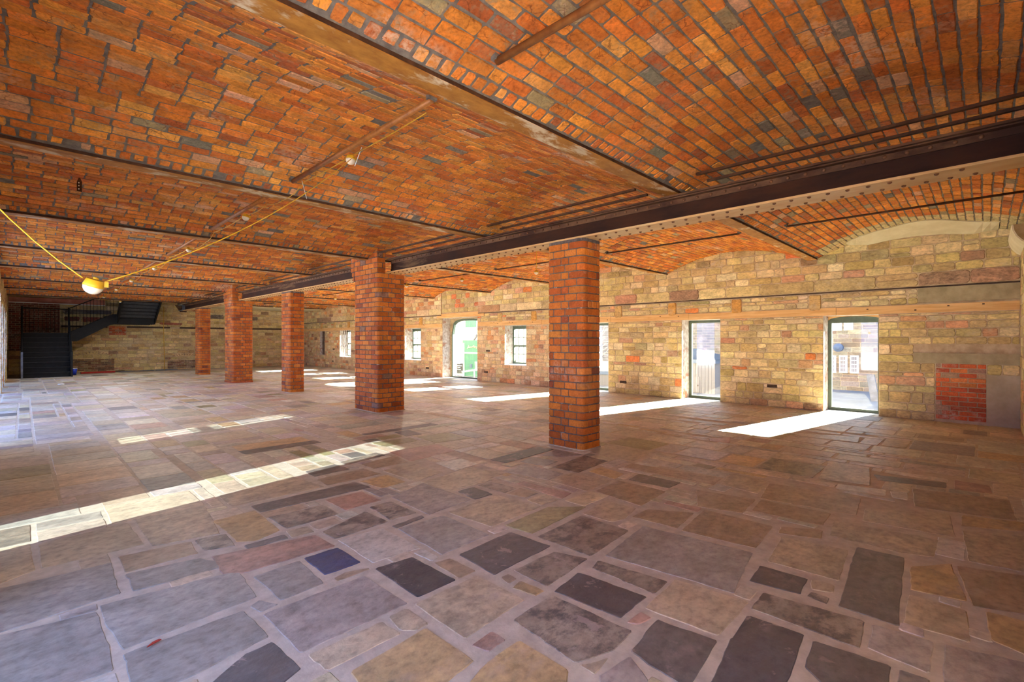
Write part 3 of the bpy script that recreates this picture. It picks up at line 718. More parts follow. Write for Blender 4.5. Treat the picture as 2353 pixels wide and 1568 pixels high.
# clean plain stone above the timber band near the stair: dark damp smear
# left wall: unseen tall bays added to let in fill light, windows further on
lw = MB()
OPEN_L = [('bay', 0.2, 3.7, 0.2, 2.2), ('door', 4.60, 5.42, 0.0, 1.95), ('window', 8.0, 8.66, 0.62, 1.95), ('bay', 9.6, 12.5, 0.0, 2.9), ('bay', 12.9, 15.8, 0.0, 2.9),
          ('bay', 16.2, 18.9, 0.0, 2.7), ('door', 19.4, 21.4, 0.0, 2.5), ('door', 21.9, 23.6, 0.0, 2.5), ('window', 24.1, 25.6, 0.5, 2.5)]
wall_core(lw, lambda a, b, c, d: lw.box(XL - WT, XL, a, b, c, d, 'wall_mortar', side='reveal'), BY(-3) - 0.3, 29.6, 5.0, OPEN_L, None, None)
lfn = lambda s_, t_, d_: (XL + d_, s_, t_)
courses(lw, BY(-3), 29.0, 0.0, 3.4, [(a, b, c, d) for (_, a, b, c, d) in OPEN_L], lfn, (0.12, 0.19), (0.2, 0.5), STONE_PAL, 'stone', rad=0.03, jit=0.006, h=0.011)
tag(lw.build('wall_left'), kind='structure')
# near wall: unseen gap beside the camera added and sized for fill light
nw = MB()
nw.box(3.2, XW + .5, YN - .45, YN - .012, 0, 3.7, 'wall_mortar')
nw.box(XL - .5, 3.2, YN - .45, YN - .012, 1.95, 3.7, 'wall_mortar')
nw.box(1.3, 3.2, YN - .45, YN - .012, 0, 1.95, 'wall_mortar')
nfn = lambda s_, t_, d_: (s_, YN - .012 + d_, t_)
courses(nw, 3.2, XW, 0, 3.3, [], nfn, (0.13, 0.19), (0.2, 0.4), STONE_PAL, 'stone', h=0.010)
tag(nw.build('wall_near'), kind='structure')

# ------------------------------------------------------------------ doors and windows of the right wall
def frame_rect(mb, X0, X1, a, b, c, d, th, mt='frame', bottom=True, top=None):
    mb.box(X0, X1, a, a + th, c, d, mt); mb.box(X0, X1, b - th, b, c, d, mt)
    mb.box(X0, X1, a + th, b - th, d - (top or th), d, mt)
    if bottom: mb.box(X0, X1, a + th, b - th, c, c + th, mt)
fx0, fx1 = XW + 0.40, XW + 0.47
cnt = {'door': 0, 'window': 0}
def opening(kind, a, b, c, d, style):
    cnt[kind] += 1; e = empty('%s_%d' % (kind, cnt[kind]), (XW + .43, (a + b) / 2, c)); tag(e, kind='structure'); parts = []
    f = MB(); g = MB(); a, b = a + .003, b - .003
    if style == 'arch_door':      # glazed panel under a shallow curved head
        frame_rect(f, fx0, fx1, a, b, c + .0, 1.865, 0.06, top=0.06); f.prism([(fx0, y_, z_) for y_, z_ in arch_pts(a, b, 1.86, 1.938, 2.0)], (fx1 - fx0, 0, 0), 'frame')
        g.box(fx0 + .03, fx0 + .036, a + .06, b - .06, c + .06, 1.805, 'glass')
    elif style == 'door':
        frame_rect(f, fx0, fx1, a, b, c + .0, d - .003, 0.065); g.box(fx0 + .03, fx0 + .036, a + .065, b - .065, c + .065, d - .07, 'glass')
    elif style == 'big_arch':
        ap = arch_pts(12.98, 14.925, 1.70, 2.262, 3.4); ip = arch_pts(13.045, 14.86, 1.68, 2.195, 3.4); n = len(ap)
        for X, flip in ((fx0 - .02, 0),):
            i = len(f.v)
            for (p, q) in zip(ap, ip): f.v += [(X, p[0], p[1]), (X, q[0], q[1]), (fx1, p[0], p[1]), (fx1, q[0], q[1])]; f.c += [(0, 0, 0, 0)] * 4
            for q in range(n - 1):
                s_ = i + 4 * q; u = s_ + 4
                for fc in ((s_, s_ + 1, u + 1, u), (s_ + 2, u + 2, u + 3, s_ + 3), (s_, u, u + 2, s_ + 2), (s_ + 1, s_ + 3, u + 3, u + 1)): f.f.append(fc); f.m.append(f.mi('frame'))
        f.box(fx0 - .02, fx1, 12.98, 13.045, 0, 1.70, 'frame'); f.box(fx0 - .02, fx1, 14.86, 14.925, 0, 1.70, 'frame'); f.box(fx0 - .02, fx1, 13.045, 14.86, 0, 0.05, 'frame')
        g.box(fx0 + .03, fx0 + .036, 13.045, 14.86, 0.05, 1.70, 'glass')
        g.prism([(fx0 + .03, y_, z_) for y_, z_ in ip], (0.006, 0, 0), 'glass')
    elif style in ('sash', 'barred'):
        frame_rect(f, fx0 - .02, fx1, a, b, c, 1.93 if style == 'sash' else d - .003, 0.06, top=0.10 if style == 'sash' else .06)
        ztop = 1.83 if style == 'sash' else d - .06; zm = (c + ztop) / 2 + .02
        f.box(fx0 - .01, fx1, a + .06, b - .06, zm - .03, zm + .03, 'frame')
        g.box(fx0 + .03, fx0 + .036, a + .06, b - .06, c + .06, ztop, 'glass')
        gb = MB(); nn = 4 if style == 'sash' else 3
        for q in range(1, nn): yy = a + .06 + (b - a - .12) * q / nn; gb.box(fx0, fx0 + .025, yy - .01, yy + .01, c + .06, ztop, 'frame')
        for zz in ((c + .06 + zm) / 2, (ztop + zm) / 2): gb.box(fx0, fx0 + .025, a + .06, b - .06, zz - .01, zz + .01, 'frame')
        parts.append(gb.build('glazing_bars'))
        sl = MB(); sl.box(XW - .01, fx0, a - .02, b + .02, c - .03, c + .004, 'white'); parts.append(sl.build('sill'))
    if style in ('barred', 'boarded'):
        ya, yb = a + .04, b - .04
        nb = 5
        for q in range(nb):
            br = MB(); yy = ya + (yb - ya) * (q + .5) / nb; br.tube([(XW + .12, yy, c), (XW + .12, yy, d)], 0.016, 'girder_edge' if style == 'boarded' else 'bar', 6); parts.append(br.build('bar'))
    if style == 'boarded':
        frame_rect(f, fx0 - .02, fx1, a, b, c, d - .003, 0.05, 'timber'); pb = MB(); pb.box(fx0 - .01, fx0 + .02, a + .05, b - .05, c + .05, d - .05, 'dark_timber_and_shade'); parts.append(pb.build('board'))
    parts.insert(0, f.build('frame'))
    if g.v: parts.append(g.build('pane'))
    adopt(e, *parts)
for (kd, a, b, c, d), st in zip(OPEN_R, ('arch_door', 'door', 'door', 'sash', 'big_arch', 'sash', 'sash', 'barred', 'boarded')): opening(kd, a, b, c, d, st)
# left wall: frames in the openings that sunlight crosses
for (kd, a, b, c, d) in OPEN_L:
    if kd == 'bay': continue
    cnt[kd] += 1; e = empty('%s_%d' % (kd, cnt[kd]), (XL - .45, (a + b) / 2, c)); tag(e, kind='structure'); f = MB(); g = MB()
    frame_rect(f, XL - .47, XL - .40, a + .003, b - .003, c, d - .003, 0.06); g.box(XL - .44, XL - .434, a + .06, b - .06, c + .06, d - .06, 'glass'); ps = [f.build('frame'), g.build('pane')]
    if kd == 'window':
        gb = MB()
        for q in (1, 2): yy = a + (b - a) * q / 3; gb.box(XL - .45, XL - .42, yy - .014, yy + .014, c + .06, d - .06, 'frame')
        zz = (c + d) / 2; gb.box(XL - .46, XL - .41, a + .06, b - .06, zz - .03, zz + .03, 'frame'); ps.append(gb.build('glazing_bars'))
    adopt(e, *ps)

# ------------------------------------------------------------------ brick piers
def pier(x0, x1, y0, y1, ztop, label, corbel=False, top_cap=True, plinth=False):
    e = empty('brick_pier', ((x0 + x1) / 2, (y0 + y1) / 2, 0)); tag(e, label, 'pier', 'brick piers down the middle of the hall')
    mb = MB(); r = 0.062; ch = 0.0975
    wx, wy = x1 - x0, y1 - y0
    # perimeter starting in the middle of the -X face, running towards -Y, +X, +Y
    segs = [('l', (x0, y0 + wy / 2), (0, -1), wy / 2 - r), ('a', (x0 + r, y0 + r), math.pi, 0), ('l', (x0 + r, y0), (1, 0), wx - 2 * r), ('a', (x1 - r, y0 + r), 1.5 * math.pi, 0),
            ('l', (x1, y0 + r), (0, 1), wy - 2 * r), ('a', (x1 - r, y1 - r), 0, 0), ('l', (x1 - r, y1), (-1, 0), wx - 2 * r), ('a', (x0 + r, y1 - r), math.pi / 2, 0), ('l', (x0, y1 - r), (0, -1), wy / 2 - r)]
    lens = [s[3] if s[0] == 'l' else r * math.pi / 2 for s in segs]; PER = sum(lens)
    def fn(s_, t_, d):
        s_ = s_ % PER; n = 0
        while s_ > lens[n] and n < len(segs) - 1: s_ -= lens[n]; n += 1
        sg = segs[n]
        if sg[0] == 'l':
            nx_, ny_ = {(0, -1): (-1, 0), (1, 0): (0, -1), (0, 1): (1, 0), (-1, 0): (0, 1)}[sg[2]]
            return (sg[1][0] + sg[2][0] * s_ + nx_ * d, sg[1][1] + sg[2][1] * s_ + ny_ * d, t_)
        a = sg[2] + s_ / r
        return (sg[1][0] + (r + d) * math.cos(a), sg[1][1] + (r + d) * math.sin(a), t_)
    # core
    core = [fn(PER * q / 96, 0, -0.002) for q in range(96)]
    mb.prism(core, (0, 0, ztop), 'pier_mortar')
    n = int(round(ztop / ch)); hh = ztop / n
    corner_s = [lens[0] + lens[1] / 2, sum(lens[:3]) + lens[1] / 2, sum(lens[:5]) + lens[1] / 2, sum(lens[:7]) + lens[1] / 2]
    for k in range(n):
        z0, z1 = k * hh, (k + 1) * hh; odd = k % 2
        cuts = []
        for q in range(4):      # a long bullnosed brick round every corner, alternately to either side
            c0 = corner_s[q]; a, b = (c0 - 0.225, c0 + 0.095) if (odd + q) % 2 else (c0 - 0.095, c0 + 0.225)
            cuts.append((a, b))
        tint = lambda: pick(PIER_PAL)
        for q in range(4):
            a, b = cuts[q]; jz = 0.0055
            mb.strip(a + .005, b - .005, z0 + jz, z1 - jz, fn, R.uniform(.004, .008), 0.006, tint(), 'pier_brick', 0.03)
            c, d = b, cuts[(q + 1) % 4][0] + (PER if q == 3 else 0); L = d - c
            if L < 0.03: continue
            hdr = R.random() < 0.16; m_ = max(1, int(round(L / (0.118 if hdr else 0.236))))
            for u in range(m_):
                p0, p1 = c + L * u / m_, c + L * (u + 1) / m_
                mb.strip(p0 + .005, p1 - .005, z0 + jz, z1 - jz, fn, R.uniform(.003, .008), 0.006, tint(), 'pier_brick', 0.13)
    shaft = mb.build('shaft'); kids = [shaft]
    if top_cap:
        cp = MB(); cp.prism([fn(PER * q / 48, ztop - 0.002, 0.008 + R.uniform(-.004, .006)) for q in range(48)], (0, 0, 0.034), 'pier_mortar'); kids.append(cp.build('mortar_bed'))
    if plinth:
        cp = MB(); cp.prism([fn(PER * q / 48, 0.0, 0.03) for q in range(48)], (0, 0, 0.05), 'pier_brick', (0.42, 0.10, 0.03, 0.3)); kids.append(cp.build('plinth'))
    if not plinth:
        cp = MB(); cp.prism([fn(PER * q / 48, 0.0, 0.022 + R.uniform(-.006, .006)) for q in range(48)], (0, 0, 0.012), 'floor_mortar'); kids.append(cp.build('mortar_fillet'))
    if corbel:
        cb = MB()   # brickwork beside the girder, carried up into the vault on the camera side
        X1 = XG - 0.006
        def slab(xa, xb, ya, yb, za, zb):
            cb.box(xa + .004, xb, ya + .004, yb - .004, za, zb, 'pier_mortar')
            brick_courses(cb, ya, yb, za, zb, lambda s_, t_, d: (xa + .004 - d, s_, t_), PIER_PAL, 'pier_brick', ch=0.0975, holes=())
            brick_courses(cb, xa, xb, za, zb, lambda s_, t_, d: (s_, ya + .004 - d, t_), PIER_PAL, 'pier_brick', ch=0.0975)
        slab(x0, X1, y0 + 0.02, y1, ztop, ztop + 0.52)
        for q in range(3): slab(x0, X1, y1, y1 + 0.05 + 0.05 * q, ztop - 0.1 + 0.0975 * q + .002, ztop - 0.1 + 0.0975 * (q + 1)) if q < 3 else None
        slab(x0 , X1, y1, y1 + 0.15, ztop + 0.195, ztop + 0.40)
        kids.append(cb.build('corbel'))
    adopt(e, *kids); return e
pier(5.139, 5.549, 3.747, 4.354, ZB - 0.034, 'slender bullnosed brick pier with white mortar smears, closest to the camera')
pier(4.945, 5.577, 8.595, 9.563, ZB - 0.004, 'broad brick pier with a corbelled shoulder, second from the camera', corbel=True, top_cap=False)
pier(5.139, 5.549, 13.61, 14.22, ZB - 0.034, 'slender brick pier with a grey mortar collar, third from the camera')
pier(4.945, 5.577, 18.02, 18.90, ZB - 0.004, 'broad brick pier with a splayed brick foot, fourth from the camera', corbel=True, top_cap=False, plinth=True)
pier(5.139, 5.549, 23.20, 23.88, ZB - 0.034, 'slender brick pier nearest the back wall, sooty at its foot')

# ------------------------------------------------------------------ riveted main girder, in three lengths
rv_me = None
def girder(y0, y1, label, near):
    global rv_me
    e = empty('riveted_girder', ((XG + XGF) / 2, (y0 + y1) / 2, ZB)); tag(e, label, 'girder', 'riveted girder lengths over the piers')
    web, bf, tf, ang = MB(), MB(), MB(), MB(); xc = (XG + XGF) / 2
    web.box(xc - 0.055, xc - 0.045, y0, y1, ZB + .02, ZT - .02, 'girder'); web.box(xc + 0.045, xc + 0.055, y0, y1, ZB + .02, ZT - .02, 'girder')
    bf.box(XG, XGF, y0, y1, ZB, ZB + 0.022, 'girder_flange_lit')
    tf.box(XG, XGF, y0, y1, ZT - 0.022, ZT - 0.002, 'girder_edge')
    for (sx_, s2) in ((-1, 1), (1, -1)):
        x_ = xc + sx_ * 0.055
        ang.box(min(x_, x_ + sx_ * .075), max(x_, x_ + sx_ * .075), y0, y1, ZT - 0.034, ZT - 0.022, 'girder_edge'); ang.box(min(x_, x_ + sx_ * .012), max(x_, x_ + sx_ * .012), y0, y1, ZT - 0.09, ZT - .034, 'girder_edge')
        ang.box(min(x_, x_ + sx_ * .095), max(x_, x_ + sx_ * .095), y0, y1, ZB + .022, ZB + .034, 'girder'); ang.box(min(x_, x_ + sx_ * .012), max(x_, x_ + sx_ * .012), y0, y1, ZB + .034, ZB + .09, 'girder')
    kids = [web.build('web'), bf.build('bottom_flange'), tf.build('top_flange'), ang.build('angle_irons')]
    adopt(e, *kids)
    dome = [(0.017, 0), (0.0165, 0.006), (0.012, 0.012), (0.005, 0.015)]
    if rv_me is None:
        r_ = MB(); r_.lathe((0, 0, 0), dome, 'rivet', 10); o = r_.build('rivet_proto', smooth=True); rv_me = o.data; rv_me.name = 'rivet'; bpy.data.objects.remove(o)
    P_ = []   # position, direction
    q = 0; y = y0 + 0.08
    while y < y1 - 0.05:
        P_.append(((XG + 0.055, y, ZB), (0, 0, -1))); P_.append(((XGF - 0.075, y + 0.075, ZB), (0, 0, -1)))
        P_.append(((xc - 0.067, y + .04, ZT - 0.058), (-1, 0, 0))); P_.append(((XG + 0.05, y + 0.02, ZB + 0.022), (0, 0, 1)))
        y += 0.15
    P_ = [p for p in P_ if p[0][1] < y1 and p[0][1] > 0.0 and not (p[1][2] < 0 and any(a - .04 < p[0][1] < b + .04 for a, b in ((3.747, 4.354), (13.61, 14.22), (23.2, 23.88))))]
    P_.sort(key=lambda p: p[0][1])
    def m_of(p): return Matrix.Translation(p[0]) @ Vector((0, 0, 1)).rotation_difference(Vector(p[1])).to_matrix().to_4x4()
    nInd = 100
    for p in P_[:nInd]:
        o = bpy.data.objects.new('rivet', rv_me); C.objects.link(o); o.parent = e; o.matrix_parent_inverse = Matrix.Translation(-Vector(e.location)); o.matrix_local = m_of(p)
        o.matrix_parent_inverse = Matrix.Identity(4); o.matrix_local = Matrix.Translation(-Vector(e.location)) @ m_of(p)
    if P_[nInd:]:
        r_ = MB()
        for p in P_[nInd:]:
            rot = Vector((0, 0, 1)).rotation_difference(Vector(p[1])).to_matrix(); r_.lathe(p[0], dome[::2] + [dome[3]], 'rivet', 6, rot)
        o = r_.build('rivets', smooth=True); o['kind'] = 'stuff'; adopt(e, o)
    return e
girder(-0.40, 8.585, 'long riveted steel girder with a maroon web, its near end passing overhead at the right', True)
girder(9.72, 18.01, 'riveted steel girder length between the two broad brick piers', False)
g3_ = girder(19.07, 26.2, 'far riveted steel girder length ending past the last pier', False)
t = MB(); t.box(XG - .01, XGF + .01, 26.2, 27.0, ZB + .03, ZB + .045, 'grey_steel'); t.box(XG - .01, XGF + .01, 26.2, 27.0, ZT - .03, ZT - .015, 'grey_steel'); t.box(5.28, 5.30, 26.2, 27.0, ZB + .03, ZT - .02, 'grey_steel')
t.prism([(5.0, 26.98, ZT), (5.6, 26.98, ZT), (5.45, 26.98, ZB - .02), (5.2, 26.98, ZB - .02)], (0, 0.03, 0), 'girder')
tag(t.build('steel_joist_end'), 'bluish grey steel joist stub beyond the far end of the girder', 'joist')

# ------------------------------------------------------------------ secondary beams carrying the vaults
ORD = ['above and behind the camera', 'first iron beam crossing overhead, patched with white flaking', 'second iron beam crossing the hall from the camera', 'third', 'fourth iron beam, landing on the girder past the broad near pier', 'fifth iron beam crossing the hall, last before the fourth pier', 'sixth', 'seventh rusty iron beam, past the fourth pier', 'last iron beam, at the edge of the stair opening']
def beam(k, xa, xb, label):
    y = BY(k); e = empty('iron_beam', ((xa + xb) / 2, y, ZT)); tag(e, label, 'beam', 'iron beams under the brick vaults')
    f, wb = MB(), MB()
    f.box(xa, xb, y - 0.084, y + 0.084, ZT, ZT + 0.006, 'beam'); wb.box(xa, xb, y - 0.086, y + 0.086, ZT + 0.006, ZT + 0.032, 'edge'); wb.box(xa, xb, y - 0.012, y + 0.012, ZT + 0.032, ZT + 0.125, 'bar')
    adopt(e, f.build('bottom_flange'), wb.build('web'))
for k in (-2, -1, 1, 2, 4, 5):
    beam(k, XL - .1, XW + .1, {-2: 'near rusty iron beam crossing the brick ceiling, flaked with white', -1: 'rusty ochre iron beam, second across the ceiling from the camera', 1: 'thin rusty iron beam, fourth across the ceiling, just past the broad near pier',
        2: 'thin rusty iron beam, fifth across the ceiling, above the third pier', 4: 'thin rusty iron beam, seventh across the ceiling, in front of the stair', 5: 'last iron beam, along the edge of the stair opening'}[k])
beam(0, XL - .1, 4.93, 'rusty iron beam running into the left side of the broad near pier')
beam(0, 5.59, XW + .1, 'rusty iron beam running from the broad near pier to the window wall')
beam(3, XL - .1, 4.93, 'rusty iron beam on the left of the fourth pier')
beam(3, 5.59, XW + .1, 'rusty iron beam on the right of the fourth pier, towards the windows')
# rounded plastered end of the first beam in the right-hand corner
t = MB(); half = [math.pi * (1 + q / 14) for q in range(15)]
t.prism([(9.93, -.72 + 0.45 * math.cos(a), 3.10 + 0.38 * math.sin(a)) for a in half], (1.48, 0, 0), 'plaster'); t.prism([(9.90, -.72 + 0.432 * math.cos(a), 3.10 + 0.362 * math.sin(a)) for a in half], (0.04, 0, 0), 'brown_render')
tag(t.build('beam_casing'), 'rounded render casing with a pale rim, high in the right-hand corner', 'beam casing')

# ------------------------------------------------------------------ tie rods
def rod(x, k, z, label, r=0.021, ya=0.345, yb=0.345, mt='rod', grp='tie rods across the vaults', nut=True):
    e = empty('tie_rod', (x, BY(k) + P / 2, z)); tag(e, label, 'tie rod', grp)
    t = MB(); t.tube([(x, BY(k) + ya, z), (x, BY(k + 1) - yb, z)], r, mt, 10); b = t.build('bar', smooth=True); t = MB()
    for yy, s_ in ((BY(k) + ya, 1), (BY(k + 1) - yb, -1)): t.box(x - .035, x + .035, yy - .02, yy + .02, z - .0, z + .07, 'vault_mortar')
    adopt(e, b, t.build('mortar_pocket'))
RL = {-3: 'rusty tie rod at the top edge of the view, crossing the nearest vault', -2: 'long brown tie rod above the closest hanging lamp run, second vault', -1: 'brown tie rod in the third vault with a lamp hung from it',
      0: 'tie rod in the fourth vault on the left, beside a small lamp', 1: 'tie rod in the fifth vault on the left', 2: 'tie rod in the sixth vault on the left', 3: 'tie rod in the seventh vault on the left', 4: 'tie rod in the last left vault before the stair'}
for k in range(-3, 5): rod(2.09, k, 3.20, RL[k], 0.024)
RR = {-3: 'thin tie rod in the nearest vault of the window aisle', -2: 'thin tie rod between the near pier and the window wall, second vault', -1: 'thin tie rod showing left of the near pier, window aisle', 0: 'thin tie rod above the small lamp near the arched door',
      1: 'thin tie rod in the fifth vault of the window aisle', 2: 'thin tie rod in the sixth vault of the window aisle', 3: 'thin tie rod in the seventh vault of the window aisle', 4: 'thin tie rod in the last vault of the window aisle'}
for k in range(-3, 5): rod(8.25, k, 3.20, RR[k], 0.015, mt='bar')
NMv = {-3: 'nearest vault, beside the dark end of the girder', -2: 'second vault', -1: 'third vault, up to the broad near pier', 0: 'fourth vault, from the broad near pier on', 1: 'fifth vault', 2: 'sixth vault', 3: 'seventh vault', 4: 'eighth vault'}
for k in range(-3, 5):
    for x, nm in ((4.98, 'upper'), (5.26, 'lower')):
        e_ = MB(); e_.box(x - .018, x + .018, BY(k) + (.72 if k in (0, 3) else .36), BY(k + 1) - (1.1 if k == 2 else .48 if k == -1 else .36), 3.185, 3.21, 'bar')
        tag(e_.build('flat_tie_bar'), '%s flat tie bar over the girder, %s' % (nm, NMv[k]), 'tie bar', 'twin flat tie bars over the girder')

# ------------------------------------------------------------------ hanging lamps and their yellow cables
LAMP_W = 90.0
def lamp(x, y, z, label, r=0.05, tilt=0.0, ty=0.0, power=0.0):
    e = empty('bulkhead_lamp', (x, y, z)); tag(e, label, 'lamp', 'yellow bulkhead lamps'); rot = Matrix.Rotation(tilt, 3, 'Y') @ Matrix.Rotation(ty, 3, 'X')
    b = MB(); b.lathe((x, y, z), [(r * .78, r * .62), (r * .86, r * .58), (r * 1.0, 0.0), (r * 1.04, -.01)], 'yellow', 20, rot)
    b.lathe(tuple(Vector((x, y, z)) + rot @ Vector((0, 0, r * .62))), [(r * .3, 0), (r * .3, r * .25)], 'yellow', 10, rot)
    d = MB(); d.lathe((x, y, z), [(r * .98, -.008)] + [(r * .98 * math.cos(a), -.01 - r * .95 * math.sin(a)) for a in [0.2, .45, .7, .95, 1.2, 1.4, 1.52]], 'opal', 20, rot)
    c = MB(); p = rot @ Vector((r * 1.0, 0, r * .3)); c.box(x + p.x - .006, x + p.x + .012, y + p.y - .014, y + p.y + .014, z + p.z - .014, z + p.z + .014, 'yellow')
    if power:  # fill light added below the lamp, aimed down
        ld = bpy.data.lights.new('lamp_fill', 'SPOT'); lo = bpy.data.objects.new('lamp_fill', ld); C.objects.link(lo); ld.energy = power; ld.color = (1.0, 0.96, 0.9)
        ld.spot_size = math.radians(165); ld.spot_blend = 0.6; ld.shadow_soft_size = r; lo.location = (x, y, z - r * 1.3); adopt(e, lo)
    adopt(e, b.build('housing', smooth=True), d.build('diffuser', smooth=True), c.build('clip'))
lamp(0.257, 3.255, 1.735, 'largest yellow lamp hanging low on a drooping cable at the left', 0.043, 0.25, 0.2)
LAMPS_L = [(2.13, 4.18, 3.125, 'yellow lamp tied under the long tie rod of the second vault'), (2.12, 7.13, 3.12, 'yellow lamp under the tie rod of the third vault'), (2.10, 10.2, 3.08, 'small yellow lamp in the fourth vault on the left'),
           (2.10, 13.4, 3.08, 'small yellow lamp in the fifth vault on the left'), (2.10, 16.7, 3.09, 'small yellow lamp in the sixth vault on the left'), (2.12, 19.9, 3.09, 'tiny yellow lamp in the seventh vault on the left'), (2.12, 23.3, 3.06, 'tiny yellow lamp in the last left vault'), (2.8, 25.1, 3.03, 'tiny yellow lamp at the edge of the stair opening')]
for a in LAMPS_L: lamp(a[0], a[1], a[2], a[3], 0.045, 0.2, 0.0, LAMP_W * (0.4 if a[1] < 8 else 1.3))
LAMPS_R = [(8.15, 7.24, 2.99, 'small lamp on the window-aisle ceiling, just left of the near pier'), (8.15, 9.87, 3.05, 'small lamp on the window-aisle ceiling above the sash window'), (7.9, 12.1, 3.05, 'small lamp on the window-aisle ceiling right of the broad pier'),
           (8.15, 17.2, 3.0, 'small lamp on the window-aisle ceiling seen left of the broad pier'), (8.15, 20.4, 3.05, 'tiny lamp on the window-aisle ceiling near the cream bay'), (8.15, 23.4, 3.0, 'tiny lamp on the window-aisle ceiling by the fourth pier')]
for a in LAMPS_R: lamp(a[0], a[1], a[2], a[3], 0.05, 0.0, 0.0, LAMP_W * (0.7 if a[1] < 8 else 1.3))
def vault_z(y):
    k = math.floor((y - Y0) / P); ya, yb = BY(k) + TH, BY(k + 1) - TH; wd = yb - ya; Rv = (wd * wd / 4 + RISE * RISE) / (2 * RISE)
    yc = min(max(y, ya), yb) - (ya + yb) / 2; return SPR + RISE - Rv + math.sqrt(Rv * Rv - yc * yc)
def sag(p, q, s_, n=12):
    return [(p[0] + (q[0] - p[0]) * i / n, p[1] + (q[1] - p[1]) * i / n, p[2] + (q[2] - p[2]) * i / n - s_ * 4 * (i / n) * (1 - i / n)) for i in range(n + 1)]
def cable(paths, label, r=0.0055, mt='cable', cat='cable'):
    t = MB()
    for p in paths: t.tube(p, r, mt, 6)
    return tag(t.build('yellow_cable' if mt == 'cable' else 'white_tie', smooth=True), label, cat)
for n_, a in enumerate(LAMPS_R):
    t = MB(); t.tube([(a[0], a[1], a[2] + .045), (a[0] + .01, a[1], vault_z(a[1]) + .01)], .006, 'cable', 6); o = t.build('drop_cable')
    adopt([q for q in bpy.data.objects if q.name.startswith('bulkhead_lamp') and abs(q.location.x - a[0]) < .01 and abs(q.location.y - a[1]) < .01][0], o)
cable([sag((2.12, 3.95, 3.15), (0.30, 3.255, 1.752), 0.13, 16), sag((0.215, 3.255, 1.765), (-0.30, 3.72, 2.45), 0.05, 6)], 'yellow cable drooping from the long tie rod to the low lamp and off left', 0.0034)
cable([sag((2.13, 3.0, 3.16), (2.13, 4.15, 3.155), .01, 4), sag((2.13, 4.22, 3.15), (2.12, 5.2, 3.15), .01, 4), sag((2.12, 5.2, 3.15), (2.11, 5.78, 3.065), .03, 6), sag((2.11, 5.78, 3.065), (2.11, 6.3, 3.12), .02, 6), sag((2.11, 6.3, 3.12), (2.11, 7.07, 3.14), .03, 5)], 'yellow cable clipped along the long tie rod and over the second beam', 0.004)
for k in range(-1, 5):
    a, b = LAMPS_L[k + 2], LAMPS_L[k + 3]; yb_ = BY(k + 1) if k < 4 else 24.4
    cable([sag((a[0], a[1] + .06, a[2] + .02), (2.11, yb_ - .40, 3.14), .02, 5), sag((2.11, yb_ - .40, 3.14), (2.10, yb_ + .05, 3.05), .03, 6), sag((2.10, yb_ + .05, 3.05), (b[0], b[1] - .06, b[2] + .02), .05, 8)],
          'yellow cable between the lamps of the %s on the left' % ['third and fourth vaults', 'fourth and fifth vaults', 'fifth and sixth vaults', 'sixth and seventh vaults', 'seventh and eighth vaults', 'last vault and the stair opening'][k + 1], 0.005)
cable([[(4.72, 27.85, 3.05), (4.71, 27.86, 2.0), (4.74, 27.88, 0.9), (4.755, 27.9, 0.01)]], 'yellow cable hanging straight down in front of the back wall', 0.014)
cable([[(2.10, 5.22, 3.16), (2.16, 5.24, 2.98)]], 'white cable tie dangling at the far end of the long tie rod', 0.003, 'tie', 'cable tie')
cable([[(2.12, 3.96, 3.17), (2.10, 4.05, 3.02)]], 'white cable tie dangling beside the closest rod lamp', 0.003, 'tie', 'cable tie')
# iron hanger plate screwed to the third vault
ax_, bx_ = Vector((.70, -.70, 0)) * .028, Vector((.7, .7, 0)) * .012; o_ = Vector((0.487, 7.9, 0))
t = MB(); t.prism([o_ - ax_ + Vector((0, 0, 3.275)), o_ + ax_ + Vector((0, 0, 3.265)), o_ + ax_ + Vector((0, 0, 3.39)), o_ + ax_ * .5 + Vector((0, 0, 3.415)), o_ + Vector((0, 0, 3.45)), o_ - ax_ * .6 + Vector((0, 0, 3.41)), o_ - ax_ + Vector((0, 0, 3.39))], bx_, 'bar')
hp = t.build('hanger_plate'); kb = []
for z_ in (3.30, 3.34, 3.375):
    t = MB(); q_ = o_ - bx_ * .1; t.lathe((q_.x, q_.y, z_), [(0.008, 0), (0.006, .006)], 'tie', 8, Vector((0, 0, 1)).rotation_difference(Vector((-.7, -.7, 0))).to_matrix()); kb.append(t.build('screw'))
e = empty('hanger_bracket', (0.487, 7.9, 3.36)); tag(e, 'dark rusty hanger plate with pale screws on the brick vault at the upper left', 'bracket'); adopt(e, hp, *kb)

# ------------------------------------------------------------------ black steel stair at the back left
e = empty('steel_stair', (0.7, 26.8, 0)); tag(e, 'black steel staircase with a half landing climbing through the ceiling opening', 'staircase')
kids = []
SX0, SX1, SY0, NR, RZ, RY = -0.03, 1.40, 25.95, 9, 0.195, 0.195
LY = SY0 + NR * RY; LZ = NR * RZ
def part(name, fn_):
    t = MB(); fn_(t); o = t.build(name); kids.append(o); return o
for q in range(NR): part('tread', lambda t: (t.box(SX0 + .05, SX1 - .05, SY0 + q * RY - .015, SY0 + (q + 1) * RY + .01, (q + 1) * RZ - .035, (q + 1) * RZ, 'steel'), t.box(SX0 + .05, SX1 - .05, SY0 + q * RY - .018, SY0 + q * RY + .012, (q + 1) * RZ - .006, (q + 1) * RZ + .003, 'nosing')))
part('risers', lambda t: [t.box(SX0 + .05, SX1 - .05, SY0 + q * RY + .01, SY0 + q * RY + .02, q * RZ, (q + 1) * RZ - .03, 'steel') for q in range(NR)])
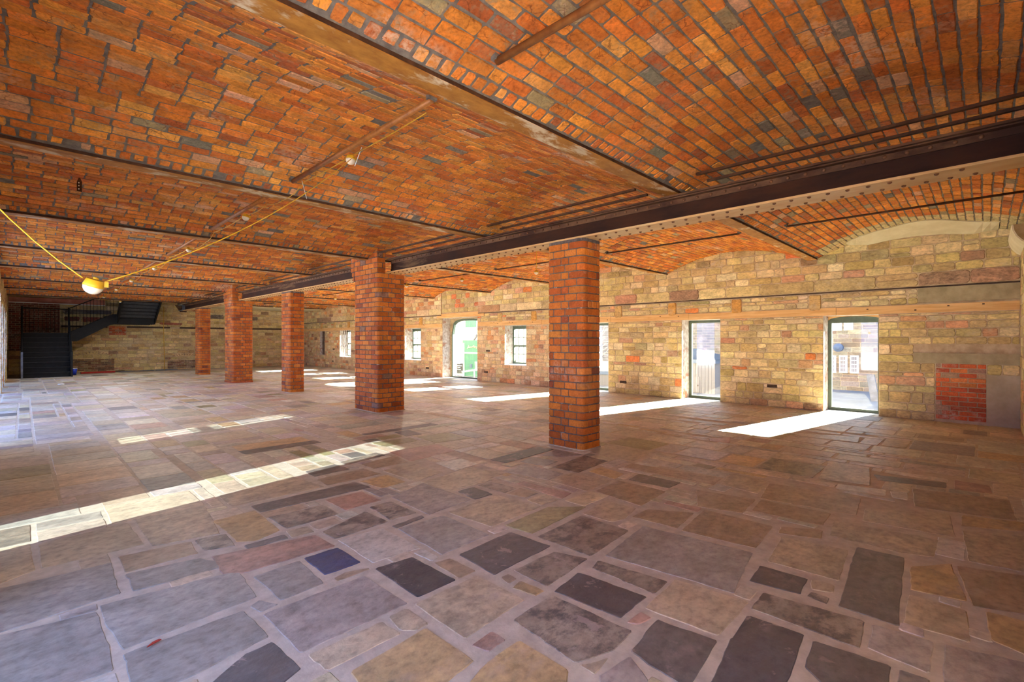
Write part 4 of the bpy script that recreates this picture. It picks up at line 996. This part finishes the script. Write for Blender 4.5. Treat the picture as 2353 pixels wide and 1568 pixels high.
for X in (SX0, SX1 - .05): part('stringer', lambda t: t.prism([(X, SY0 - .1, 0), (X, SY0 + .15, 0), (X, LY + .1, LZ - .25), (X, LY + .1, LZ + .05), (X, LY - .05, LZ + .05), (X, SY0 - .1, .22)], (.05, 0, 0), 'steel'))
LB = YBACK(0.7) - .12
part('landing', lambda t: t.box(SX0, 1.62, LY + .1, LB, LZ - .25, LZ, 'steel'))
# second flight, rising to the right along the back wall
F2Y0, F2Y1 = 27.62, 28.60; X2A, X2B, Z2A, Z2B = 1.50, 2.86, LZ, 2.44
for Y_ in (F2Y0, F2Y1): part('stringer', lambda t: t.prism([(1.41, Y_, 1.40), (1.63, Y_, 1.40), (2.74, Y_, 2.13), (2.96, Y_, 2.17), (2.96, Y_, 2.61), (2.80, Y_, 2.60), (1.41, Y_, 1.79)], (0, .05, 0), 'steel'))
for q in range(5): part('tread', lambda t: (t.box(1.60 + q * .25, 1.86 + q * .25, F2Y0 + .05, F2Y1, LZ + (q + .6) * .16, LZ + (q + .6) * .16 + .03, 'steel'), t.box(1.60 + q * .25, 1.61 + q * .25, F2Y0 + .05, F2Y1, LZ + (q - .4) * .16, LZ + (q + .6) * .16, 'steel')))
part('upper_landing', lambda t: (t.box(2.92, 4.28, 27.5, 28.55, 2.42, 2.50, 'steel'), t.box(2.92, 4.30, 27.46, 27.52, 2.17, 2.55, 'steel'), t.box(2.92, 2.97, 27.5, 28.55, 2.17, 2.5, 'steel'), t.box(4.25, 4.3, 27.5, 28.55, 2.2, 2.5, 'steel'), t.box(2.92, 4.3, 28.5, 28.55, 2.17, 2.5, 'steel')))
# third flight, rising towards the camera through the opening
for X in (2.94, 4.28): part('stringer', lambda t: t.prism([(X, 27.52, 2.19), (X, 27.52, 2.60), (X, 25.42, 3.83), (X, 25.42, 3.42)], (.05, 0, 0), 'steel'))
for q in range(9): part('tread', lambda t: (t.box(2.99, 4.28, 27.30 - q * .23, 27.56 - q * .23, 2.44 + q * .135, 2.47 + q * .135, 'steel'), t.box(2.99, 4.28, 27.30 - q * .23, 27.32 - q * .23, 2.46 + q * .135, 2.58 + q * .135, 'nosing')))
for X in (3.1, 3.65, 4.2): part('bolt', lambda t: t.tube([(X, 27.48, 2.15), (X, 27.48, 2.2)], .02, 'steel', 6))
# posts, rails and balusters
for (X, Y_, a, b, mt_) in ((SX0 + .02, SY0 - .08, 0, 1.0, 'grey_steel'), (SX0 + .02, LY + .0, 0, LZ + 1.08, 'steel'), (SX1 - .02, SY0 - .08, 0, 1.0, 'steel'), (SX1 - .01, LY + .12, 0, LZ + 1.08, 'steel')):
    part('post', lambda t: t.box(X - .03, X + .03, Y_ - .03, Y_ + .03, a, b, mt_))
part('handrail', lambda t: t.tube([(SX0 + .02, SY0 - .08, 1.0), (SX0 + .02, LY, LZ + 1.0)], .02, 'steel'))
part('handrail', lambda t: t.tube([(SX1 - .02, SY0 - .08, 1.0), (SX1 - .02, LY + .1, LZ + 1.0)], .02, 'steel'))
part('landing_rail', lambda t: (t.tube([(SX0 + .02, LB - .04, LZ + 1.05), (1.5, LB - .04, LZ + 1.05)], .018, 'steel'), t.tube([(1.40, LY + .12, LZ + 1.05), (2.75, LY + .12, 3.55)], .018, 'steel')))
for q in range(11): part('baluster', lambda t: t.tube([(0.1 + q * .125, LB - .04, LZ), (0.1 + q * .125, LB - .04, LZ + 1.05)], .008, 'steel', 6))
for q in range(13):
    xx = 1.52 + q * .112; part('baluster', lambda t: t.tube([(xx, LY + .12, 1.42 + max(0, (xx - 1.63)) * .62 + .3), (xx, LY + .12, 2.8 + (xx - 1.40) * .56)], .008, 'steel', 6))
for X in (SX0 + .02, SX1 - .02):
    for q in range(12):
        yy = SY0 + .1 + q * .145; part('baluster', lambda t: t.tube([(X, yy, (yy - SY0) * 1.0 + .12), (X, yy, (yy - SY0 + .08) * 1.0 + .98)], .007, 'steel', 6))
part('mesh_panel', lambda t: t.box(SX0 - .035, SX0 - .025, SY0 + .1, LY, 0.0, 1.3, 'steel'))
adopt(e, *kids)

# ------------------------------------------------------------------ things lying by the stair
t = MB(); t.lathe((1.50, 26.9, 0.012), [(0.075, 0), (0.105, 0.26)], 'blue', 20); b = t.build('body', smooth=True); t = MB(); t.lathe((1.50, 26.9, 0.272), [(0.112, 0), (0.112, 0.014), (0.10, 0.014)], 'white', 20)
e = empty('bucket', (1.5, 26.9, 0.01)); tag(e, 'small blue bucket with a white rim at the foot of the black stair', 'bucket'); adopt(e, b, t.build('rim'))
def plank(p, q, wd, h, mt, label, cat='plank', name='plank'):
    p, q = Vector(p), Vector(q); d = (q - p).normalized(); n_ = Vector((-d.y, d.x, 0)) * wd / 2
    t = MB(); t.prism([p - n_, q - n_, q + n_, p + n_], (0, 0, h), mt); return tag(t.build(name), label, cat)
plank((1.75, 27.55, .012), (2.9, 27.75, .012), .12, .07, 'red_timber', 'red painted plank on the floor just right of the blue bucket', name='red_plank')
plank((1.9, 28.2, .012), (3.3, 28.3, .012), .1, .05, 'dark_timber_and_shade', 'dark plank lying along the foot of the back wall')
plank((3.1, 27.9, .012), (4.35, 28.05, .012), .28, .03, 'board', 'pale grey board lying in front of the back wall', 'board', 'loose_board')
plank((4.45, 28.1, .012), (5.3, 28.2, .012), .22, .04, 'grey_steel', 'dark grey sheet lying by the hanging yellow cable', 'sheet', 'metal_sheet')
t = MB(); t.prism([(0.80, 21.3, .011), (0.86, 21.27, .011), (0.95, 21.30, .011), (0.97, 21.38, .011), (0.90, 21.42, .011), (0.82, 21.39, .011)], (0, 0, .03), 'white'); tag(t.build('crumpled_wrapper'), 'scrap of white wrapping lying on the flagstones near the stair', 'litter')
x_, y_ = pix_floor(354, 1484); t = MB(); t.prism([(x_ - .03, y_ - .015, .010), (x_ - .008, y_ - .008, .010), (x_ + .03, y_ + .008, .010), (x_ + .022, y_ + .02, .010), (x_ - .005, y_ + .012, .010)], (0, 0, .004), 'red_timber'); tag(t.build('dry_leaf'), 'tiny curled reddish leaf on the bluish flagstones at the lower left', 'leaf')

# ------------------------------------------------------------------ outside, beyond the right-hand wall
GZ = -0.5
t = MB(); t.box(XW + .55, 70, -40, 70, GZ - .3, GZ, 'yard'); t.box(-70, XL - .55, -40, 70, GZ - .3, GZ, 'pale_yard'); t.box(XL - .6, XW + .6, -40, -1.35, GZ - .3, GZ, 'yard'); tag(t.build('ground'), kind='structure')
def bx_px(t, X, dx, u0, u1, v0, v1, mt):
    """a flat-fronted piece of a facade at distance X covering the given stretch of the photograph"""
    ya, za = on_x(X, u1, v1); yb, zb = on_x(X, u0, v0); ya2, za2 = on_x(X, u0, v1); z0, z1 = min(za, za2), zb
    t.box(X, X + dx, min(ya, yb), max(ya, yb), z0, z1, mt)
# stone house seen through the near door
XH = 22.5; e = empty('stone_house', (XH + 1, 4.5, GZ)); tag(e, 'stone house with small-paned windows, across the yard from the nearest door', 'house')
hm = MB(); hm.box(XH, XH + 3, -2.5, 6.2, GZ, 3.4, 'wall_mortar')
courses(hm, 1.0, 6.2, GZ, 3.4, [], lambda a, b, d: (XH - d, a, b), (0.14, 0.22), (0.3, 0.8), [(3, (0.25, 0.21, 0.145), .1), (2, (0.29, 0.245, 0.18), .1), (1, (0.24, 0.175, 0.115), .1)], 'stone', h=0.01)
kids = [hm.build('wall')]
for (u0, u1, v0, v1) in ((1907, 1921, 817, 857), (1928, 1947, 817, 857), (1953, 1973, 817, 858), (1913, 1934, 738, 760), (1939, 1960, 736, 759)):
    w_ = MB(); bx_px(w_, XH - .05, .05, u0, u1, v0, v1, 'white'); f_ = w_.build('window'); ya, za = on_x(XH, u0, v1); yb, zb = on_x(XH, u1, v0); g_ = MB()
    y0_, y1_ = min(ya, yb), max(ya, yb)
    for a in range(3):
        for b in range(4 if v0 > 800 else 2):
            nz = 4 if v0 > 800 else 2; g_.box(XH - .062, XH - .052, y0_ + .05 + (y1_ - y0_ - .1) * a / 3 + .01, y0_ + .05 + (y1_ - y0_ - .1) * (a + 1) / 3 - .01, za + .05 + (zb - za - .1) * b / nz + .012, za + .05 + (zb - za - .1) * (b + 1) / nz - .012, 'dark_glass' if v0 > 800 else 'plaster')
    adopt(f_, g_.build('panes')); kids.append(f_)
ya, za = on_x(XH, 1931, 799); w_ = MB(); w_.lathe((XH - .25, ya, za), [(0.05, .25), (.16, .2), (.16, .0), (.05, -.02)], 'paleblue', 16, Matrix.Rotation(-math.pi / 2, 3, 'Y')); kids.append(w_.build('wall_lamp'))
rf = MB(); rf.prism([(XH - .3, -2.7, 3.4), (XH + 3.3, -2.7, 3.4), (XH + 1.5, -2.7, 4.3)], (0, 9.1, 0), 'slate'); kids.append(rf.build('roof'))
adopt(e, *kids)
yb_, zb_ = on_x(19.0, 2010, 895); t = MB(); t.prism([(19.0, yb_ - .12, GZ), (19.0, yb_ + .1, GZ), (19.0, yb_ + .22, GZ + .85), (19.0, yb_ + .02, GZ + .85)], (.12, 0, 0), 'grey_steel'); tag(t.build('yard_post'), 'leaning grey post in the yard beyond the nearest door', 'post')
# brick house and boarded shed seen through the second door
XB = 24.0; e = empty('brick_house', (XB + 1, 10.2, GZ)); tag(e, 'long pale brick house behind the boarded shed, outside the second door', 'house')
hm = MB(); hm.box(XB, XB + 3, 7.2, 13.6, GZ, 4.2, 'render'); brick_courses(hm, 7.2, 13.6, GZ, 4.2, lambda a, b, d: (XB - d, a, b), [(3, (0.22, 0.17, 0.115), .1), (2, (0.25, 0.20, 0.145), .1)], 'wall_brick', ch=0.13, bl=0.42)
k1 = hm.build('wall'); rf = MB(); rf.prism([(XB - .3, 7.0, 4.2), (XB + 3.3, 7.0, 4.2), (XB + 1.5, 7.0, 5.0)], (0, 6.8, 0), 'slate'); adopt(e, k1, rf.build('roof'))
XS = 17.5; e = empty('garden_shed', (XS + 1, 8.5, GZ)); tag(e, 'white boarded shed with a dark hipped roof, outside the second door', 'shed')
ys0, _ = on_x(XS, 1643, 850); hm = MB(); hm.box(XS, XS + 1.6, ys0, 9.2, GZ, 0.62, 'board')
for q in range(int((9.2 - ys0) / .12)): hm.box(XS - .012, XS, ys0 + q * .12, ys0 + q * .12 + .1, GZ, 0.60, 'board')
k1 = hm.build('wall'); hm = MB(); hm.box(XS - .08, XS + 1.7, ys0 - .05, 9.3, 0.60, 0.74, 'paleblue'); k2 = hm.build('fascia')
hm = MB(); hm.v += [(XS - .1, ys0 - .1, .74), (XS + 1.8, ys0 - .1, .74), (XS + 1.8, 9.4, .74), (XS - .1, 9.4, .74), (XS + .8, ys0 + 1.0, 1.12), (XS + .8, 8.4, 1.12)]; hm.c += [(0, 0, 0, 0)] * 6
for f_ in ((0, 1, 4), (1, 2, 5, 4), (2, 3, 5), (3, 0, 4, 5), (0, 3, 2, 1)): hm.f.append(f_); hm.m.append(hm.mi('slate'))
k3 = hm.build('roof'); hm = MB(); hm.box(XS - .03, XS - .012, ys0 + .55, ys0 + .95, GZ + .02, 0.1, 'board'); hm.box(XS - .04, XS - .03, ys0 + .6, ys0 + .63, -.25, -.2, 'dark_timber_and_shade'); adopt(e, k1, k2, k3, hm.build('door'))
# dark weatherboarded hut with bare twigs, seen past the near pier
e = empty('timber_hut', (18, 11.8, GZ)); tag(e, 'dark weatherboarded hut on a cream and white boarded base, seen right beside the near pier', 'hut')
hm = MB(); hm.box(XS, XS + 2, 10.3, 13.2, GZ, -0.02, 'board'); k1 = hm.build('base'); hm = MB(); hm.box(XS - .05, XS + 2, 10.3, 13.2, -.02, .12, 'paleblue'); k2 = hm.build('band'); hm = MB(); hm.box(XS, XS + 2, 10.3, 13.2, .12, .55, 'plaster'); k3 = hm.build('panel')
hm = MB(); [hm.box(XS + (.0 if q % 2 else .01), XS + 2, 10.3, 13.2, .55 + q * .16, .70 + q * .16, 'grey_steel') for q in range(17)]; adopt(e, k1, k2, k3, hm.build('weatherboards'))
e = empty('bare_shrub', (16.1, 11.2, GZ)); tag(e, 'bare pale-twigged shrub in front of the dark hut', 'shrub'); rr = random.Random(5); kb = []
hm = MB(); hm.tube([(16.1, 11.2, GZ), (16.1, 11.25, .6), (16.05, 11.2, 1.2)], .04, 'bark', 7); kb.append(hm.build('stem')); hm = MB()
for q in range(60):
    a = rr.uniform(0, 6.28); z_ = rr.uniform(.5, 1.2); r_ = rr.uniform(.4, 1.1); p0 = (16.1, 11.2, z_); p1 = (16.1 + r_ * .5 * math.cos(a), 11.2 + r_ * .5 * math.sin(a), z_ + .35); p2 = (16.1 + r_ * math.cos(a + .3), 11.2 + r_ * math.sin(a + .3), z_ + rr.uniform(.3, 1.0)); hm.tube([p0, p1, p2], .008, 'bark', 4)
kb.append(hm.build('twigs')); adopt(e, *kb)
# white-boarded shop seen through the arched door and the sash windows
XP = 17.0; e = empty('shop_building', (XP + 1, 22, GZ)); tag(e, 'white boarded shop with a green glazed front, seen through the arched door', 'shop'); kids = []
hm = MB(); hm.box(XP, XP + 3, 14.4, 33.0, GZ, 2.8, 'white')
for q in range(18): hm.box(XP - .02, XP, 14.4, 33.0, GZ + q * .18, GZ + q * .18 + .165, 'white')
kids.append(hm.build('wall'))
w_ = MB(); bx_px(w_, XP - .08, .07, 1066, 1118, 735, 757, 'white'); f_ = w_.build('window'); g_ = MB(); bx_px(g_, XP - .1, .02, 1069, 1094, 736, 752, 'shop_green'); adopt(f_, g_.build('pane')); kids.append(f_)
for (u0, u1, v0, v1, mt_, nm) in ((1063, 1112, 782, 809, 'shop_green', 'fascia_panel'), (1066, 1112, 813, 866, 'shop_green', 'glazed_panel'), (1048, 1063, 783, 809, 'plaster', 'upper_panel'), (1048, 1061, 813, 835, 'white', 'poster_panel'), (1048, 1063, 835, 857, 'black', 'menu_board')):
    w_ = MB(); bx_px(w_, XP - .1, .08, u0, u1, v0, v1, mt_); kids.append(w_.build(nm))
w_ = MB(); bx_px(w_, XP - .14, .12, 1064, 1066, 789, 866, 'white'); bx_px(w_, XP - .14, .12, 1049, 1112, 809, 812, 'white'); bx_px(w_, XP - .14, .12, 1044, 1049, 780, 866, 'white'); kids.append(w_.build('shop_frame'))
for (v0, u0, u1) in ((835, 1051, 1057), (839.5, 1049, 1061), (843.5, 1051.5, 1057), (848, 1050.5, 1058)):
    w_ = MB(); bx_px(w_, XP - .12, .02, u0, u1, v0, v0 + 1.8, 'white'); kids.append(w_.build('menu_line'))
w_ = MB(); bx_px(w_, XP - .12, .02, 1079.5, 1084.5, 837, 846, 'paleblue'); kids.append(w_.build('notice'))
pts = [(1073.5, 801), (1075, 800), (1077, 794.5), (1076, 799), (1074.5, 799.5), (1078, 799), (1079, 797.5), (1080, 799), (1081.5, 797.5), (1082.5, 799), (1084, 797.5), (1085, 798.5), (1087, 796), (1088.5, 794), (1088.5, 799), (1089, 795), (1091, 796.5), (1090, 798), (1092, 799), (1093, 796.8), (1094.5, 798), (1096, 797), (1094.5, 801.5)]
w_ = MB(); pp = []
for (u, v) in pts: y_, z_ = on_x(XP - .125, u, v); pp.append((XP - .125, y_, z_))
w_.tube(pp, 0.018, 'gold', 6); kids.append(w_.build('script_sign'))
w_ = MB(); y0_, z0_ = on_x(15.8, 1062, 855); y1_, z1_ = on_x(15.8, 1098, 850); w_.tube([(15.8, y0_, z0_), (15.8, y1_, z1_)], .04, 'white'); 
for u in (1064, 1090): yy, zz = on_x(15.8, u, 853); w_.tube([(15.8, yy, GZ), (15.8, yy, zz)], .03, 'white')
yy, zz = on_x(15.8, 1092, 832); w_.tube([(15.8, yy, zz - .4), (15.8, yy, zz), (15.8, yy - .12, zz), (15.8, yy - .12, zz - .4)], .025, 'white')
adopt(e, *kids)
tag(w_.build('ramp_railing'), 'white tubular ramp railing in front of the green shop front', 'railing')
yy, zz = on_x(15.9, 1090, 773); w_ = MB(); w_.prism([(15.9, yy + .16, zz - .1), (15.9, yy - .12, zz + .1), (15.9, yy - .12, zz - .02), (15.9, yy + .08, zz - .2)], (.12, 0, 0), 'grey_steel'); w_.tube([(15.95, yy - .1, zz + .03), (16.975, yy - .12, zz + .1)], .02, 'grey_steel')
tag(w_.build('floodlight'), 'grey floodlight on an arm over the green shop front', 'floodlight')
